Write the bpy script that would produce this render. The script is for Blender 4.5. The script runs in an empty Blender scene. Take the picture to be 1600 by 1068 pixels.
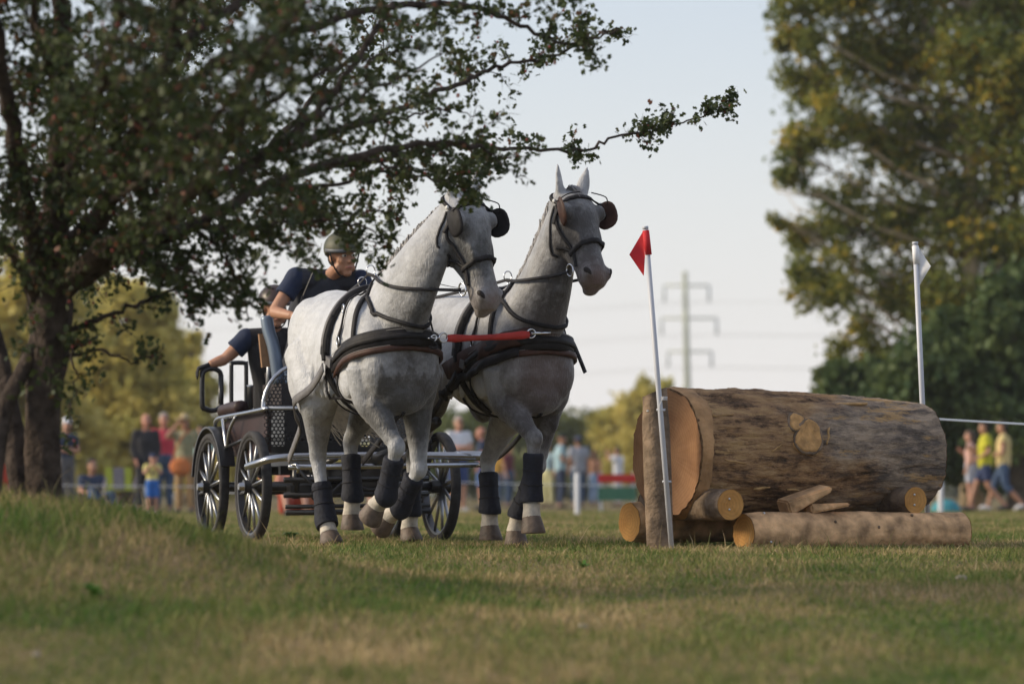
import bpy, bmesh, math, random
import numpy as np
from mathutils import Vector, Matrix, Quaternion
from mathutils.bvhtree import BVHTree

random.seed(7)
rng = np.random.default_rng(11)
R = math.radians
scene = bpy.context.scene
COL = scene.collection

# ------------------------------------------------------------------ camera, sky, sun, exposure
CAM_H = 0.33          # eye height above the trampled grass
FPX = 6000.0          # focal length in photo pixels (135 mm on 36 mm, 1600 px wide)
HOR = 772.0           # photo row of the horizon
cam_d = bpy.data.cameras.new('camera')
cam = bpy.data.objects.new('camera', cam_d)
COL.objects.link(cam)
cam.location = (0, 0, CAM_H)
cam.rotation_euler = (R(90), 0, 0)
cam_d.sensor_width = 36
cam_d.lens = 135
cam_d.shift_y = (HOR - 534) / 1600
cam_d.clip_start = 0.1
cam_d.clip_end = 6000
cam_d.dof.use_dof = True
cam_d.dof.focus_distance = 24.2
cam_d.dof.aperture_fstop = 2.3
scene.camera = cam

SUN_EL, SUN_AZ = 24.0, 270.0      # azimuth clockwise from +Y (view direction): hazy evening sun from the left
world = bpy.data.worlds.new('World')
scene.world = world
world.use_nodes = True
nt = world.node_tree
bg = nt.nodes['Background']
sky = nt.nodes.new('ShaderNodeTexSky')
sky.sky_type = 'NISHITA'
sky.sun_disc = False
sky.sun_elevation = R(SUN_EL)
sky.sun_rotation = R(SUN_AZ)
sky.air_density = 1.0
sky.dust_density = 1.0
sky.ozone_density = 4.0
# thin high haze: the sky pales towards the horizon, the same all round
geo_w = nt.nodes.new('ShaderNodeTexCoord')
sep_w = nt.nodes.new('ShaderNodeSeparateXYZ')
nt.links.new(geo_w.outputs['Generated'], sep_w.inputs[0])
veil = nt.nodes.new('ShaderNodeValToRGB')
veil.color_ramp.interpolation = 'B_SPLINE'
ve = veil.color_ramp.elements
ve[0].position, ve[0].color = 0.0, (.97, .97, .97, 1)
ve[1].position, ve[1].color = 1.0, (.42, .42, .42, 1)
for p_, v_ in ((.04, .92), (.085, .70), (.13, .52), (.25, .46)):
    e_ = ve.new(p_)
    e_.color = (v_, v_, v_, 1)
nt.links.new(sep_w.outputs['Z'], veil.inputs['Fac'])
mixw = nt.nodes.new('ShaderNodeMixRGB')
mixw.inputs[2].default_value = (5.30, 5.12, 5.02, 1)
nt.links.new(veil.outputs['Color'], mixw.inputs[0])
nt.links.new(sky.outputs[0], mixw.inputs[1])
nt.links.new(mixw.outputs[0], bg.inputs[0])
bg.inputs[1].default_value = 0.10

sun_d = bpy.data.lights.new('sun', 'SUN')
sun_d.energy = 2.3
sun_d.angle = R(14)
sun_d.color = (1.0, 0.84, 0.60)
sun = bpy.data.objects.new('sun', sun_d)
COL.objects.link(sun)
az = R(SUN_AZ)
sdir = Vector((math.sin(az) * math.cos(R(SUN_EL)), math.cos(az) * math.cos(R(SUN_EL)), math.sin(R(SUN_EL))))
sun.rotation_euler = sdir.to_track_quat('Z', 'Y').to_euler()

vs = scene.view_settings
vs.view_transform = 'Standard'
vs.look = 'None'
vs.gamma = 1
vs.use_curve_mapping = False
vs.exposure = 0.78
scene.cycles.max_bounces = 6
scene.cycles.transparent_max_bounces = 6
scene.cycles.use_denoising = True


def W(px, py, d):
    """photo pixel + distance -> world point (used once, to lay the place out)"""
    return Vector(((px - 800) * d / FPX, d, CAM_H + (HOR - py) * d / FPX))


def ground_z(x, y):
    # the field falls gently towards the photographer; a bank carries the tree at left
    fall = -0.035 * 1.5 * np.logaddexp(0, (21.0 - y) / 1.5)
    m = (0.30 - fall) * np.exp(-(np.maximum(x + 2.35, 0) / 1.32) ** 2) * np.exp(-((y - 17.8) / np.where(y < 17.8, 3.0, 1.8)) ** 2)
    und = 0.020 * np.sin(x * 1.7 + 0.6 * y) + 0.016 * np.sin(y * 0.9 - x * 0.7 + 1.3) + 0.008 * np.sin(3.1 * x - 2.3 * y)
    fade = np.clip((25 - np.abs(y - 8)) / 25, 0, 1) * np.clip(np.abs(y - 24.6) / 4.0, 0, 1) ** 2
    return fall + m + und * fade


def ground_hit(px, py):
    d = np.arange(8.0, 70.0, .02)
    x = (px - 800) * d / FPX
    zr = CAM_H + (HOR - py) * d / FPX
    i = int(np.argmax(ground_z(x, d) >= zr))
    return float(x[i]), float(d[i]), float(ground_z(x[i], d[i]))


# ------------------------------------------------------------------ materials
MATS = {}


def mat(name, col, rough=0.7, metal=0.0, var=0.0, scale=20.0, bump=0.0, bscale=60.0, spec=0.4, col2=None, coat=0.0, sheen=0.0):
    if name in MATS:
        return MATS[name]
    m = bpy.data.materials.new(name)
    m.use_nodes = True
    n = m.node_tree
    b = n.nodes['Principled BSDF']
    b.inputs['Roughness'].default_value = rough
    b.inputs['Metallic'].default_value = metal
    b.inputs['Specular IOR Level'].default_value = spec
    if coat:
        b.inputs['Coat Weight'].default_value = coat
    if sheen:
        b.inputs['Sheen Weight'].default_value = sheen
    c = (*col, 1)
    if var or col2:
        tc = n.nodes.new('ShaderNodeTexCoord')
        no = n.nodes.new('ShaderNodeTexNoise')
        no.inputs['Scale'].default_value = scale
        no.inputs['Detail'].default_value = 5
        n.links.new(tc.outputs['Object'], no.inputs['Vector'])
        rp = n.nodes.new('ShaderNodeValToRGB')
        rp.color_ramp.elements[0].position = 0.32
        rp.color_ramp.elements[1].position = 0.68
        a = [max(0, x * (1 - var)) for x in col]
        z = [min(1, x * (1 + var)) for x in col] if col2 is None else col2
        rp.color_ramp.elements[0].color = (*a, 1)
        rp.color_ramp.elements[1].color = (*z, 1)
        n.links.new(no.outputs['Fac'], rp.inputs['Fac'])
        n.links.new(rp.outputs['Color'], b.inputs['Base Color'])
    else:
        b.inputs['Base Color'].default_value = c
    if bump:
        tc = n.nodes.new('ShaderNodeTexCoord')
        no = n.nodes.new('ShaderNodeTexNoise')
        no.inputs['Scale'].default_value = bscale
        no.inputs['Detail'].default_value = 4
        n.links.new(tc.outputs['Object'], no.inputs['Vector'])
        bp = n.nodes.new('ShaderNodeBump')
        bp.inputs['Strength'].default_value = bump
        bp.inputs['Distance'].default_value = 0.02
        n.links.new(no.outputs['Fac'], bp.inputs['Height'])
        n.links.new(bp.outputs['Normal'], b.inputs['Normal'])
    MATS[name] = m
    return m


def leaf_mat(name, c1, c2, c3=None, trans=0.35, rough=0.55):
    """diffuse + translucent leaf, colour varied per leaf through the 'var' attribute"""
    if name in MATS:
        return MATS[name]
    m = bpy.data.materials.new(name)
    m.use_nodes = True
    n = m.node_tree
    b = n.nodes['Principled BSDF']
    out = n.nodes['Material Output']
    at = n.nodes.new('ShaderNodeAttribute')
    at.attribute_name = 'var'
    rp = n.nodes.new('ShaderNodeValToRGB')
    rp.color_ramp.elements[0].color = (*c1, 1)
    rp.color_ramp.elements[1].color = (*c2, 1)
    if c3:
        e = rp.color_ramp.elements.new(0.93)
        e.color = (*c2, 1)
        rp.color_ramp.elements[2].color = (*c3, 1)
    n.links.new(at.outputs['Fac'], rp.inputs['Fac'])
    n.links.new(rp.outputs['Color'], b.inputs['Base Color'])
    b.inputs['Roughness'].default_value = rough
    b.inputs['Specular IOR Level'].default_value = 0.25
    tr = n.nodes.new('ShaderNodeBsdfTranslucent')
    n.links.new(rp.outputs['Color'], tr.inputs['Color'])
    mx = n.nodes.new('ShaderNodeMixShader')
    mx.inputs[0].default_value = trans
    n.links.new(b.outputs[0], mx.inputs[1])
    n.links.new(tr.outputs[0], mx.inputs[2])
    n.links.new(mx.outputs[0], out.inputs['Surface'])
    MATS[name] = m
    return m


# ------------------------------------------------------------------ mesh helpers
def new_obj(name, me, m=None, parent=None):
    o = bpy.data.objects.new(name, me)
    COL.objects.link(o)
    if m is not None:
        me.materials.append(m)
    if parent is not None:
        o.parent = parent
    return o


def mesh_from(name, V, F, smooth=True):
    me = bpy.data.meshes.new(name)
    me.from_pydata([tuple(v) for v in V], [], [tuple(f) for f in F])
    me.update()
    if smooth:
        me.polygons.foreach_set('use_smooth', [True] * len(me.polygons))
    return me


def big_mesh(name, V, F, attr=None):
    """V (n,3), F (m,k) numpy arrays of one face size"""
    V = np.asarray(V, dtype=np.float32)
    F = np.asarray(F, dtype=np.int32)
    me = bpy.data.meshes.new(name)
    me.vertices.add(len(V))
    me.vertices.foreach_set('co', V.ravel())
    k = F.shape[1]
    me.loops.add(F.size)
    me.loops.foreach_set('vertex_index', F.ravel())
    me.polygons.add(len(F))
    me.polygons.foreach_set('loop_start', np.arange(len(F), dtype=np.int32) * k)
    me.update(calc_edges=True)
    if attr is not None:
        a = me.attributes.new('var', 'FLOAT', 'POINT')
        a.data.foreach_set('value', np.asarray(attr, dtype=np.float32))
    return me


class MB:
    """collects closed pieces that belong to ONE part"""
    def __init__(s):
        s.V, s.F = [], []

    def add(s, vf):
        o = len(s.V)
        s.V += [Vector(v) for v in vf[0]]
        s.F += [tuple(i + o for i in f) for f in vf[1]]
        return s

    def build(s, name, m, parent=None, smooth=True, sharp=None):
        me = mesh_from(name, s.V, s.F, smooth)
        if sharp is not None:
            try:
                me.set_sharp_from_angle(angle=R(sharp))
            except Exception:
                pass
        return new_obj(name, me, m, parent)


def loft(rings, n=18, cap=True):
    """rings: (centre, u_vec, v_vec) - an ellipse each"""
    V, F = [], []
    for c, u, v in rings:
        c, u, v = Vector(c), Vector(u), Vector(v)
        for i in range(n):
            a = 2 * math.pi * i / n
            V.append(c + u * math.cos(a) + v * math.sin(a))
    for k in range(len(rings) - 1):
        for i in range(n):
            j = (i + 1) % n
            F.append((k * n + i, k * n + j, (k + 1) * n + j, (k + 1) * n + i))
    if cap:
        F.append(tuple(range(n - 1, -1, -1)))
        o = (len(rings) - 1) * n
        F.append(tuple(range(o, o + n)))
    return V, F


def frames(pts, closed=False):
    pts = [Vector(p) for p in pts]
    T = []
    for i in range(len(pts)):
        if closed:
            t = pts[(i + 1) % len(pts)] - pts[i - 1]
        else:
            t = pts[min(i + 1, len(pts) - 1)] - pts[max(i - 1, 0)]
        T.append(t.normalized() if t.length > 1e-9 else Vector((0, 0, 1)))
    ref = Vector((0, 0, 1)) if abs(T[0].z) < 0.9 else Vector((1, 0, 0))
    u = T[0].cross(ref).normalized()
    U = []
    for t in T:
        u = u - t * u.dot(t)
        if u.length < 1e-6:
            u = t.orthogonal()
        u.normalize()
        U.append(u.copy())
    return pts, T, U


def tube(pts, r, n=8, closed=False):
    pts, T, U = frames(pts, closed)
    rr = r if isinstance(r, (list, tuple)) else [r] * len(pts)
    rings = [(p, u * q, t.cross(u) * q) for p, t, u, q in zip(pts, T, U, rr)]
    if closed:
        V, F = loft(rings, n, False)
        k = len(rings) - 1
        for i in range(n):
            j = (i + 1) % n
            F.append((k * n + i, k * n + j, j, i))
        return V, F
    return loft(rings, n)


def smooth_path(pts, k=6, closed=False):
    pts = [Vector(p) for p in pts]
    out = []
    m = len(pts)
    for i in range(m if closed else m - 1):
        if closed:
            a, b, c, d = pts[i - 1], pts[i], pts[(i + 1) % m], pts[(i + 2) % m]
        else:
            a, b, c, d = pts[max(i - 1, 0)], pts[i], pts[i + 1], pts[min(i + 2, m - 1)]
        for q in range(k):
            t = q / k
            out.append(0.5 * ((2 * b) + (c - a) * t + (2 * a - 5 * b + 4 * c - d) * t * t + (3 * b - a - 3 * c + d) * t ** 3))
    if not closed:
        out.append(pts[-1])
    return out


def capsule(p0, p1, r0, r1, n=14):
    p0, p1 = Vector(p0), Vector(p1)
    t = (p1 - p0)
    if t.length < 1e-6:
        t = Vector((0, 0, 1))
    t.normalize()
    u = t.orthogonal().normalized()
    v = t.cross(u)
    rings = []
    for a in (-80, -50, -20):
        c, s = math.cos(R(a)), math.sin(R(a))
        rings.append((p0 + t * r0 * s, u * r0 * c, v * r0 * c))
    for a in (20, 50, 80):
        c, s = math.cos(R(a)), math.sin(R(a))
        rings.append((p1 + t * r1 * s, u * r1 * c, v * r1 * c))
    return loft(rings, n)


def ell(c, rx, ry, rz, rot=None, n=16, m=9):
    c = Vector(c)
    rot = rot or Matrix.Identity(3)
    V, F = [], []
    for k in range(1, m):
        a = math.pi * k / m
        for i in range(n):
            b = 2 * math.pi * i / n
            V.append(c + rot @ Vector((rx * math.sin(a) * math.cos(b), ry * math.sin(a) * math.sin(b), rz * math.cos(a))))
    for k in range(m - 2):
        for i in range(n):
            j = (i + 1) % n
            F.append((k * n + i, (k + 1) * n + i, (k + 1) * n + j, k * n + j))
    V.append(c + rot @ Vector((0, 0, rz)))
    V.append(c - rot @ Vector((0, 0, rz)))
    t, b_ = len(V) - 2, len(V) - 1
    for i in range(n):
        j = (i + 1) % n
        F.append((t, i, j))
        F.append((b_, (m - 2) * n + j, (m - 2) * n + i))
    return V, F


def box(c, sx, sy, sz, rot=None):
    c = Vector(c)
    rot = rot or Matrix.Identity(3)
    V = [c + rot @ Vector((x * sx / 2, y * sy / 2, z * sz / 2)) for x in (-1, 1) for y in (-1, 1) for z in (-1, 1)]
    F = [(0, 1, 3, 2), (4, 6, 7, 5), (0, 4, 5, 1), (2, 3, 7, 6), (0, 2, 6, 4), (1, 5, 7, 3)]
    return V, F


def ribbon(pts, nrm, w, t, closed=False):
    """flat strap with thickness along pts; nrm: outward normals"""
    V, F = [], []
    m = len(pts)
    for i in range(m):
        if closed:
            tg = pts[(i + 1) % m] - pts[i - 1]
        else:
            tg = pts[min(i + 1, m - 1)] - pts[max(i - 1, 0)]
        tg.normalize()
        n = nrm[i].normalized()
        s = tg.cross(n).normalized()
        for a, b in ((-.5, 0), (.5, 0), (.42, 1), (-.42, 1)):
            V.append(pts[i] + s * (a * w) + n * (b * t))
    for i in range(m if closed else m - 1):
        j = (i + 1) % m
        for k in range(4):
            l = (k + 1) % 4
            F.append((i * 4 + k, i * 4 + l, j * 4 + l, j * 4 + k))
    if not closed:
        F.append((3, 2, 1, 0))
        F.append(tuple((m - 1) * 4 + k for k in range(4)))
    return V, F


def fuse(name, shapes, voxel, iters=6, factor=0.5):
    """one continuous skin over overlapping volumes"""
    mb = MB()
    for s in shapes:
        mb.add(s)
    me0 = mesh_from(name + '_tmp', mb.V, mb.F, False)
    bm = bmesh.new()
    bm.from_mesh(me0)
    bmesh.ops.recalc_face_normals(bm, faces=bm.faces)
    bm.to_mesh(me0)
    bm.free()
    o = bpy.data.objects.new(name + '_tmp', me0)
    COL.objects.link(o)
    md = o.modifiers.new('r', 'REMESH')
    md.mode = 'VOXEL'
    md.voxel_size = voxel
    if iters:
        s = o.modifiers.new('s', 'SMOOTH')
        s.iterations = iters
        s.factor = factor
    dg = bpy.context.evaluated_depsgraph_get()
    dg.update()
    me = bpy.data.meshes.new_from_object(o.evaluated_get(dg))
    bpy.data.objects.remove(o)
    bpy.data.meshes.remove(me0)
    me.name = name
    me.polygons.foreach_set('use_smooth', [True] * len(me.polygons))
    return me


def bvh_of(me):
    return BVHTree.FromPolygons([v.co.copy() for v in me.vertices], [tuple(p.vertices) for p in me.polygons])


def snap(bvh, pts, off=0.004):
    P, N = [], []
    for p in pts:
        q, n, i, d = bvh.find_nearest(Vector(p))
        P.append(q + n * off)
        N.append(n)
    # even the normals out along the strap
    N2 = []
    for i in range(len(N)):
        s = Vector((0, 0, 0))
        for k in (-2, -1, 0, 1, 2):
            s += N[min(max(i + k, 0), len(N) - 1)]
        N2.append(s.normalized())
    return P, N2


def strap(bvh, ctrl, w, t, off=0.004, k=8, closed=False):
    P, N = snap(bvh, smooth_path(ctrl, k, closed), off)
    return ribbon(P, N, w, t, closed)


def thing(name, label, cat, loc=(0, 0, 0), rz=0.0, group=None):
    o = bpy.data.objects.new(name, None)
    COL.objects.link(o)
    o.empty_display_size = 0.2
    o.location = loc
    o.rotation_euler = (0, 0, rz)
    return tag(o, label, cat, group)


def tag(o, label, cat, group=None, kind=None):
    o['label'] = label
    o['category'] = cat
    if group:
        o['group'] = group
    if kind:
        o['kind'] = kind
    return o


def structure(o):
    o['kind'] = 'structure'
    return o


def leaves(name, P, size, m, parent, shape='oval', var=None, up=0.0, jitter=0.35, stuff=False):
    """one mesh of many small leaf faces at the points P (n,3)"""
    P = np.asarray(P)
    n = len(P)
    if shape == 'oval':
        tv = np.array([[0, 0, 0], [.38, .45, .06], [0, 1, 0], [-.38, .45, .06]])
        tf = np.array([[0, 1, 2], [0, 2, 3]])
    else:   # lobed hawthorn leaf
        tv = np.array([[0, 0, 0], [.5, .38, .08], [.2, .5, .02], [.42, .85, .08], [0, 1.05, 0], [-.42, .85, .08], [-.2, .5, .02], [-.5, .38, .08]])
        tf = np.array([[0, 1, 2], [2, 3, 4], [0, 2, 4], [0, 4, 6], [4, 5, 6], [0, 6, 7]])
    q = rng.normal(size=(n, 4))
    q[:, 1:3] *= (1 - up)
    q /= np.linalg.norm(q, axis=1)[:, None]
    w, x, y, z = q.T
    M = np.stack([np.stack([1 - 2 * (y * y + z * z), 2 * (x * y - z * w), 2 * (x * z + y * w)], -1),
                  np.stack([2 * (x * y + z * w), 1 - 2 * (x * x + z * z), 2 * (y * z - x * w)], -1),
                  np.stack([2 * (x * z - y * w), 2 * (y * z + x * w), 1 - 2 * (x * x + y * y)], -1)], 1)
    s = size * (1 + jitter * rng.uniform(-1, 1, n))
    V = np.einsum('nij,kj->nki', M, tv) * s[:, None, None] + P[:, None, :]
    k = len(tv)
    F = (tf[None] + (np.arange(n) * k)[:, None, None]).reshape(-1, 3)
    if var is None:
        var = rng.uniform(0, 1, n)
    o = new_obj(name, big_mesh(name, V.reshape(-1, 3), F, np.repeat(var, k)), m, parent)
    if stuff:
        o['kind'] = 'stuff'
    return o
# ================================================================== ground and grass
def nonuni(lo, hi, step, far):
    a = list(np.arange(lo, hi + 1e-6, step))
    s, x = step, hi
    while x < far:
        s *= 1.5
        x += s
        a.append(x)
    s, x = step, lo
    while x > -far:
        s *= 1.5
        x -= s
        a.insert(0, x)
    return np.array(a)


def patch_nodes(n):
    """large soft patches of dry and green turf, shared by soil and blades (world position)"""
    geo = n.nodes.new('ShaderNodeNewGeometry')
    mp = n.nodes.new('ShaderNodeMapping')
    mp.inputs['Scale'].default_value = (0.75, 0.40, 0.0)
    n.links.new(geo.outputs['Position'], mp.inputs['Vector'])
    no = n.nodes.new('ShaderNodeTexNoise')
    no.inputs['Scale'].default_value = 1.25
    no.inputs['Detail'].default_value = 4
    no.inputs['Roughness'].default_value = 0.62
    n.links.new(mp.outputs['Vector'], no.inputs['Vector'])
    return no


gx = nonuni(-9, 9, 0.12, 560)
gy = nonuni(2, 45, 0.2, 560)
XX, YY = np.meshgrid(gx, gy)
ZZ = ground_z(XX, YY)
ny, nx = XX.shape
GV = np.stack([XX, YY, ZZ], -1).reshape(-1, 3)
ii = (np.arange(ny - 1)[:, None] * nx + np.arange(nx - 1)[None]).ravel()
GF = np.stack([ii, ii + 1, ii + nx + 1, ii + nx], -1)
gm = bpy.data.materials.new('turf_soil')
gm.use_nodes = True
n = gm.node_tree
b = n.nodes['Principled BSDF']
b.inputs['Roughness'].default_value = 0.95
b.inputs['Specular IOR Level'].default_value = 0.1
no = patch_nodes(n)
rp = n.nodes.new('ShaderNodeValToRGB')
rp.color_ramp.elements[0].position = 0.36
rp.color_ramp.elements[1].position = 0.62
rp.color_ramp.elements[0].color = (0.095, 0.105, 0.040, 1)
rp.color_ramp.elements[1].color = (0.26, 0.19, 0.105, 1)
n.links.new(no.outputs['Fac'], rp.inputs['Fac'])
fn = n.nodes.new('ShaderNodeTexNoise')
fn.inputs['Scale'].default_value = 22
fn.inputs['Detail'].default_value = 6
gg = n.nodes.new('ShaderNodeNewGeometry')
n.links.new(gg.outputs['Position'], fn.inputs['Vector'])
mx = n.nodes.new('ShaderNodeMixRGB')
mx.blend_type = 'MULTIPLY'
mx.inputs[0].default_value = 0.7
n.links.new(rp.outputs['Color'], mx.inputs[1])
r2 = n.nodes.new('ShaderNodeValToRGB')
r2.color_ramp.elements[0].position = 0.3
r2.color_ramp.elements[0].color = (0.45, 0.45, 0.42, 1)
r2.color_ramp.elements[1].position = 0.7
r2.color_ramp.elements[1].color = (1.25, 1.2, 1.1, 1)
n.links.new(fn.outputs['Fac'], r2.inputs['Fac'])
n.links.new(r2.outputs['Color'], mx.inputs[2])
n.links.new(mx.outputs['Color'], b.inputs['Base Color'])
ground = structure(new_obj('ground', big_mesh('ground', GV, GF), gm))
ground.data.polygons.foreach_set('use_smooth', [True] * len(ground.data.polygons))

# turf blades: nobody could count them
NB = 560000
u = rng.uniform(0, 1, NB)
d0, d1 = 10.8, 72.0
dd = (math.sqrt(d0) + u * (math.sqrt(d1) - math.sqrt(d0))) ** 2
xx = rng.uniform(-1, 1, NB) * (dd * 0.138 + 0.7)
# tufted: pull a share of the blades to tuft centres
tx = np.round(xx / 0.09 + 0.35 * np.sin(dd * 13.0)) * 0.09
ty = np.round(dd / 0.11 + 0.35 * np.sin(xx * 17.0)) * 0.11
pull = rng.uniform(0, 0.75, NB) * (rng.uniform(0, 1, NB) < 0.5)
xx = xx + (tx - xx) * pull
dd = dd + (ty - dd) * pull
keep = ~((np.abs(xx + 2.19) < 0.14) & (np.abs(dd - 18) < 0.14))
xx, dd = xx[keep], dd[keep]
NB = len(xx)
tuft = 0.5 + 0.5 * np.sin(xx * 2.3 + 1.7 * np.sin(dd * 0.9)) * np.sin(dd * 1.3 + 1.1 * np.sin(xx * 1.9))
hh = rng.gamma(4.5, 0.0052, NB) * (0.65 + 0.7 * tuft)
base_ = -0.035 * 1.5 * np.logaddexp(0, (21.0 - dd) / 1.5)
mound = np.clip((ground_z(xx, dd) - base_ - .03) / 0.3, 0, 1)
hh *= 1 + 1.3 * mound
near_log = np.exp(-((xx - 1.6) / .9) ** 2 - ((dd - 23.6) / .35) ** 2)
tall = rng.uniform(0, 1, NB) < (0.006 + .03 * near_log + .012 * mound)
hh[tall] *= rng.uniform(2.0, 4.2, tall.sum())
hh = np.clip(hh, 0.008, 0.20)
wd = rng.uniform(0.0020, 0.0042, NB) * np.where(dd > 18, 1.2, 1.0) * np.where(dd > 35, 1.9, 1.0)
wd[tall] *= 0.6
az_ = rng.uniform(0, 2 * np.pi, NB)
lean = rng.uniform(0.15, 1.15, NB) * hh
lx, ly = np.cos(az_) * lean, np.sin(az_) * lean
sa = rng.uniform(0, 2 * np.pi, NB)
sx_, sy_ = np.cos(sa) * wd, np.sin(sa) * wd
zz = ground_z(xx, dd) - 0.004
BV = np.zeros((NB, 5, 3), np.float32)
BV[:, 0] = np.stack([xx - sx_, dd - sy_, zz], -1)
BV[:, 1] = np.stack([xx + sx_, dd + sy_, zz], -1)
BV[:, 2] = np.stack([xx + .75 * sx_ + .35 * lx, dd + .75 * sy_ + .35 * ly, zz + .6 * hh], -1)
BV[:, 3] = np.stack([xx - .75 * sx_ + .35 * lx, dd - .75 * sy_ + .35 * ly, zz + .6 * hh], -1)
BV[:, 4] = np.stack([xx + lx, dd + ly, zz + hh], -1)
o5 = (np.arange(NB) * 5)[:, None]
BF = np.concatenate([o5 + np.array([[0, 1, 2]]), o5 + np.array([[0, 2, 3]]), o5 + np.array([[3, 2, 4]])])
bvar = np.clip(rng.normal(0.5, 0.22, NB) + 0.35 * tall - 0.18 * mound, 0, 1)
grm = bpy.data.materials.new('grass_blade')
grm.use_nodes = True
n = grm.node_tree
b = n.nodes['Principled BSDF']
b.inputs['Roughness'].default_value = 0.7
b.inputs['Specular IOR Level'].default_value = 0.2
no = patch_nodes(n)
at = n.nodes.new('ShaderNodeAttribute')
at.attribute_name = 'var'
ma = n.nodes.new('ShaderNodeMath')
ma.operation = 'MULTIPLY_ADD'
ma.inputs[1].default_value = 0.55
n.links.new(at.outputs['Fac'], ma.inputs[0])
m2 = n.nodes.new('ShaderNodeMath')
m2.operation = 'MULTIPLY_ADD'
m2.inputs[1].default_value = 1.5
m2.inputs[2].default_value = -0.57
n.links.new(no.outputs['Fac'], m2.inputs[0])
n.links.new(m2.outputs[0], ma.inputs[2])
rp = n.nodes.new('ShaderNodeValToRGB')
cr = rp.color_ramp
cr.elements[0].position = 0.12
cr.elements[0].color = (0.070, 0.145, 0.026, 1)
cr.elements[1].position = 0.92
cr.elements[1].color = (0.62, 0.48, 0.28, 1)
e = cr.elements.new(0.42)
e.color = (0.185, 0.205, 0.060, 1)
e = cr.elements.new(0.66)
e.color = (0.37, 0.285, 0.145, 1)
n.links.new(ma.outputs[0], rp.inputs['Fac'])
n.links.new(rp.outputs['Color'], b.inputs['Base Color'])
tr = n.nodes.new('ShaderNodeBsdfTranslucent')
n.links.new(rp.outputs['Color'], tr.inputs['Color'])
ms = n.nodes.new('ShaderNodeMixShader')
ms.inputs[0].default_value = 0.3
n.links.new(b.outputs[0], ms.inputs[1])
n.links.new(tr.outputs[0], ms.inputs[2])
n.links.new(ms.outputs[0], n.nodes['Material Output'].inputs['Surface'])
grass = new_obj('grass', big_mesh('grass', BV.reshape(-1, 3), BF, np.repeat(bvar, 5)), grm)
tag(grass, 'short trampled green and straw coloured turf grass covering the field', 'grass', kind='stuff')

# a few broad weeds in the turf
weed_m = leaf_mat('weed_leaf', (0.10, 0.22, 0.035), (0.16, 0.30, 0.05), trans=0.3)


def weed(px, py, nleaf, size, label):
    x, d, z = ground_hit(px, py)
    mb = MB()
    for i in range(nleaf):
        a = random.uniform(0, 6.28)
        L = size * random.uniform(.6, 1.1)
        dr = Vector((math.cos(a), math.sin(a), 0))
        s = Vector((-dr.y, dr.x, 0)) * L * 0.17
        up = Vector((0, 0, 1))
        rise = random.uniform(.25, .9)
        p0, p1, p2 = Vector((0, 0, 0)), dr * L * .5 + up * L * rise * .7, dr * L + up * L * rise * .6
        mb.add(([p0 - s * .3, p0 + s * .3, p1 + s, p1 - s, p2], [(0, 1, 2, 3), (3, 2, 4)]))
    o = mb.build('weed', weed_m)
    o.location = (x, d, z)
    tag(o, label, 'weed')


weed(912, 886, 16, 0.07, 'low bright green weed rosette in the turf right of the horses')
weed(455, 842, 8, 0.12, 'upright broad green weed in front of the carriage')
weed(150, 935, 18, 0.09, 'clump of green weed low on the left bank')

# ================================================================== hawthorn (foreground tree)
bark_m = mat('hawthorn_bark', (0.060, 0.046, 0.038), 0.95, var=0.55, scale=14, bump=1.0, bscale=38, spec=0.15)
haw_leaf = leaf_mat('hawthorn_leaf', (0.026, 0.044, 0.014), (0.075, 0.096, 0.030), (0.18, 0.06, 0.04), trans=0.28)
haw = thing('hawthorn_tree', 'dark spreading hawthorn tree on the grassy bank with branches reaching over the horses', 'tree',
            (W(70, 800, 18).x, 18.0, 0.28))
HO = Vector(haw.location)


def bark_trunk(pts, rad, flute, n=28):
    """fluted trunk with ridges"""
    P, T, U = frames(pts)
    V, F = [], []
    for k, (p, t, u) in enumerate(zip(P, T, U)):
        v = t.cross(u)
        for i in range(n):
            a = 2 * math.pi * i / n
            r = rad[k] * (1 + flute * (.5 * math.sin(3 * a + k * .12) + .35 * math.sin(5 * a - k * .17) + .35 * random.uniform(-1, 1)))
            V.append(p + u * math.cos(a) * r + v * math.sin(a) * r)
    for k in range(len(P) - 1):
        for i in range(n):
            j = (i + 1) % n
            F.append((k * n + i, k * n + j, (k + 1) * n + j, (k + 1) * n + i))
    F.append(tuple(range((len(P) - 1) * n, len(P) * n)))
    return V, F


def wpath(lst):
    return [W(*p) - HO for p in lst]


tp = smooth_path(wpath([(70, 830, 18), (70, 770, 18), (67, 700, 18), (70, 610, 18), (80, 520, 18), (78, 430, 18), (84, 340, 18)]), 8)
tr_r = [0.132 - 0.050 * min(1, i / 7) + 0.035 * max(0, (i - 22) / 26) - 0.05 * max(0, (i - 38) / 10) for i in range(len(tp))]
trunk = MB().add(bark_trunk(tp, tr_r, 0.14)).build('trunk', bark_m, haw)
tp2 = smooth_path(wpath([(48, 815, 18.1), (30, 740, 18.15), (18, 660, 18.2), (2, 570, 18.3), (-25, 470, 18.4), (-60, 350, 18.5)]), 7)
MB().add(bark_trunk(tp2, [0.062 - 0.03 * i / len(tp2) for i in range(len(tp2))], 0.12, 18)).build('trunk', bark_m, haw)
tp3 = smooth_path(wpath([(-15, 800, 17.8), (-8, 720, 17.8), (8, 640, 17.9), (40, 570, 17.95), (62, 520, 18)]), 6)
MB().add(bark_trunk(tp3, [0.05 - 0.02 * i / len(tp3) for i in range(len(tp3))], 0.1, 14)).build('trunk', bark_m, haw)

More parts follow.
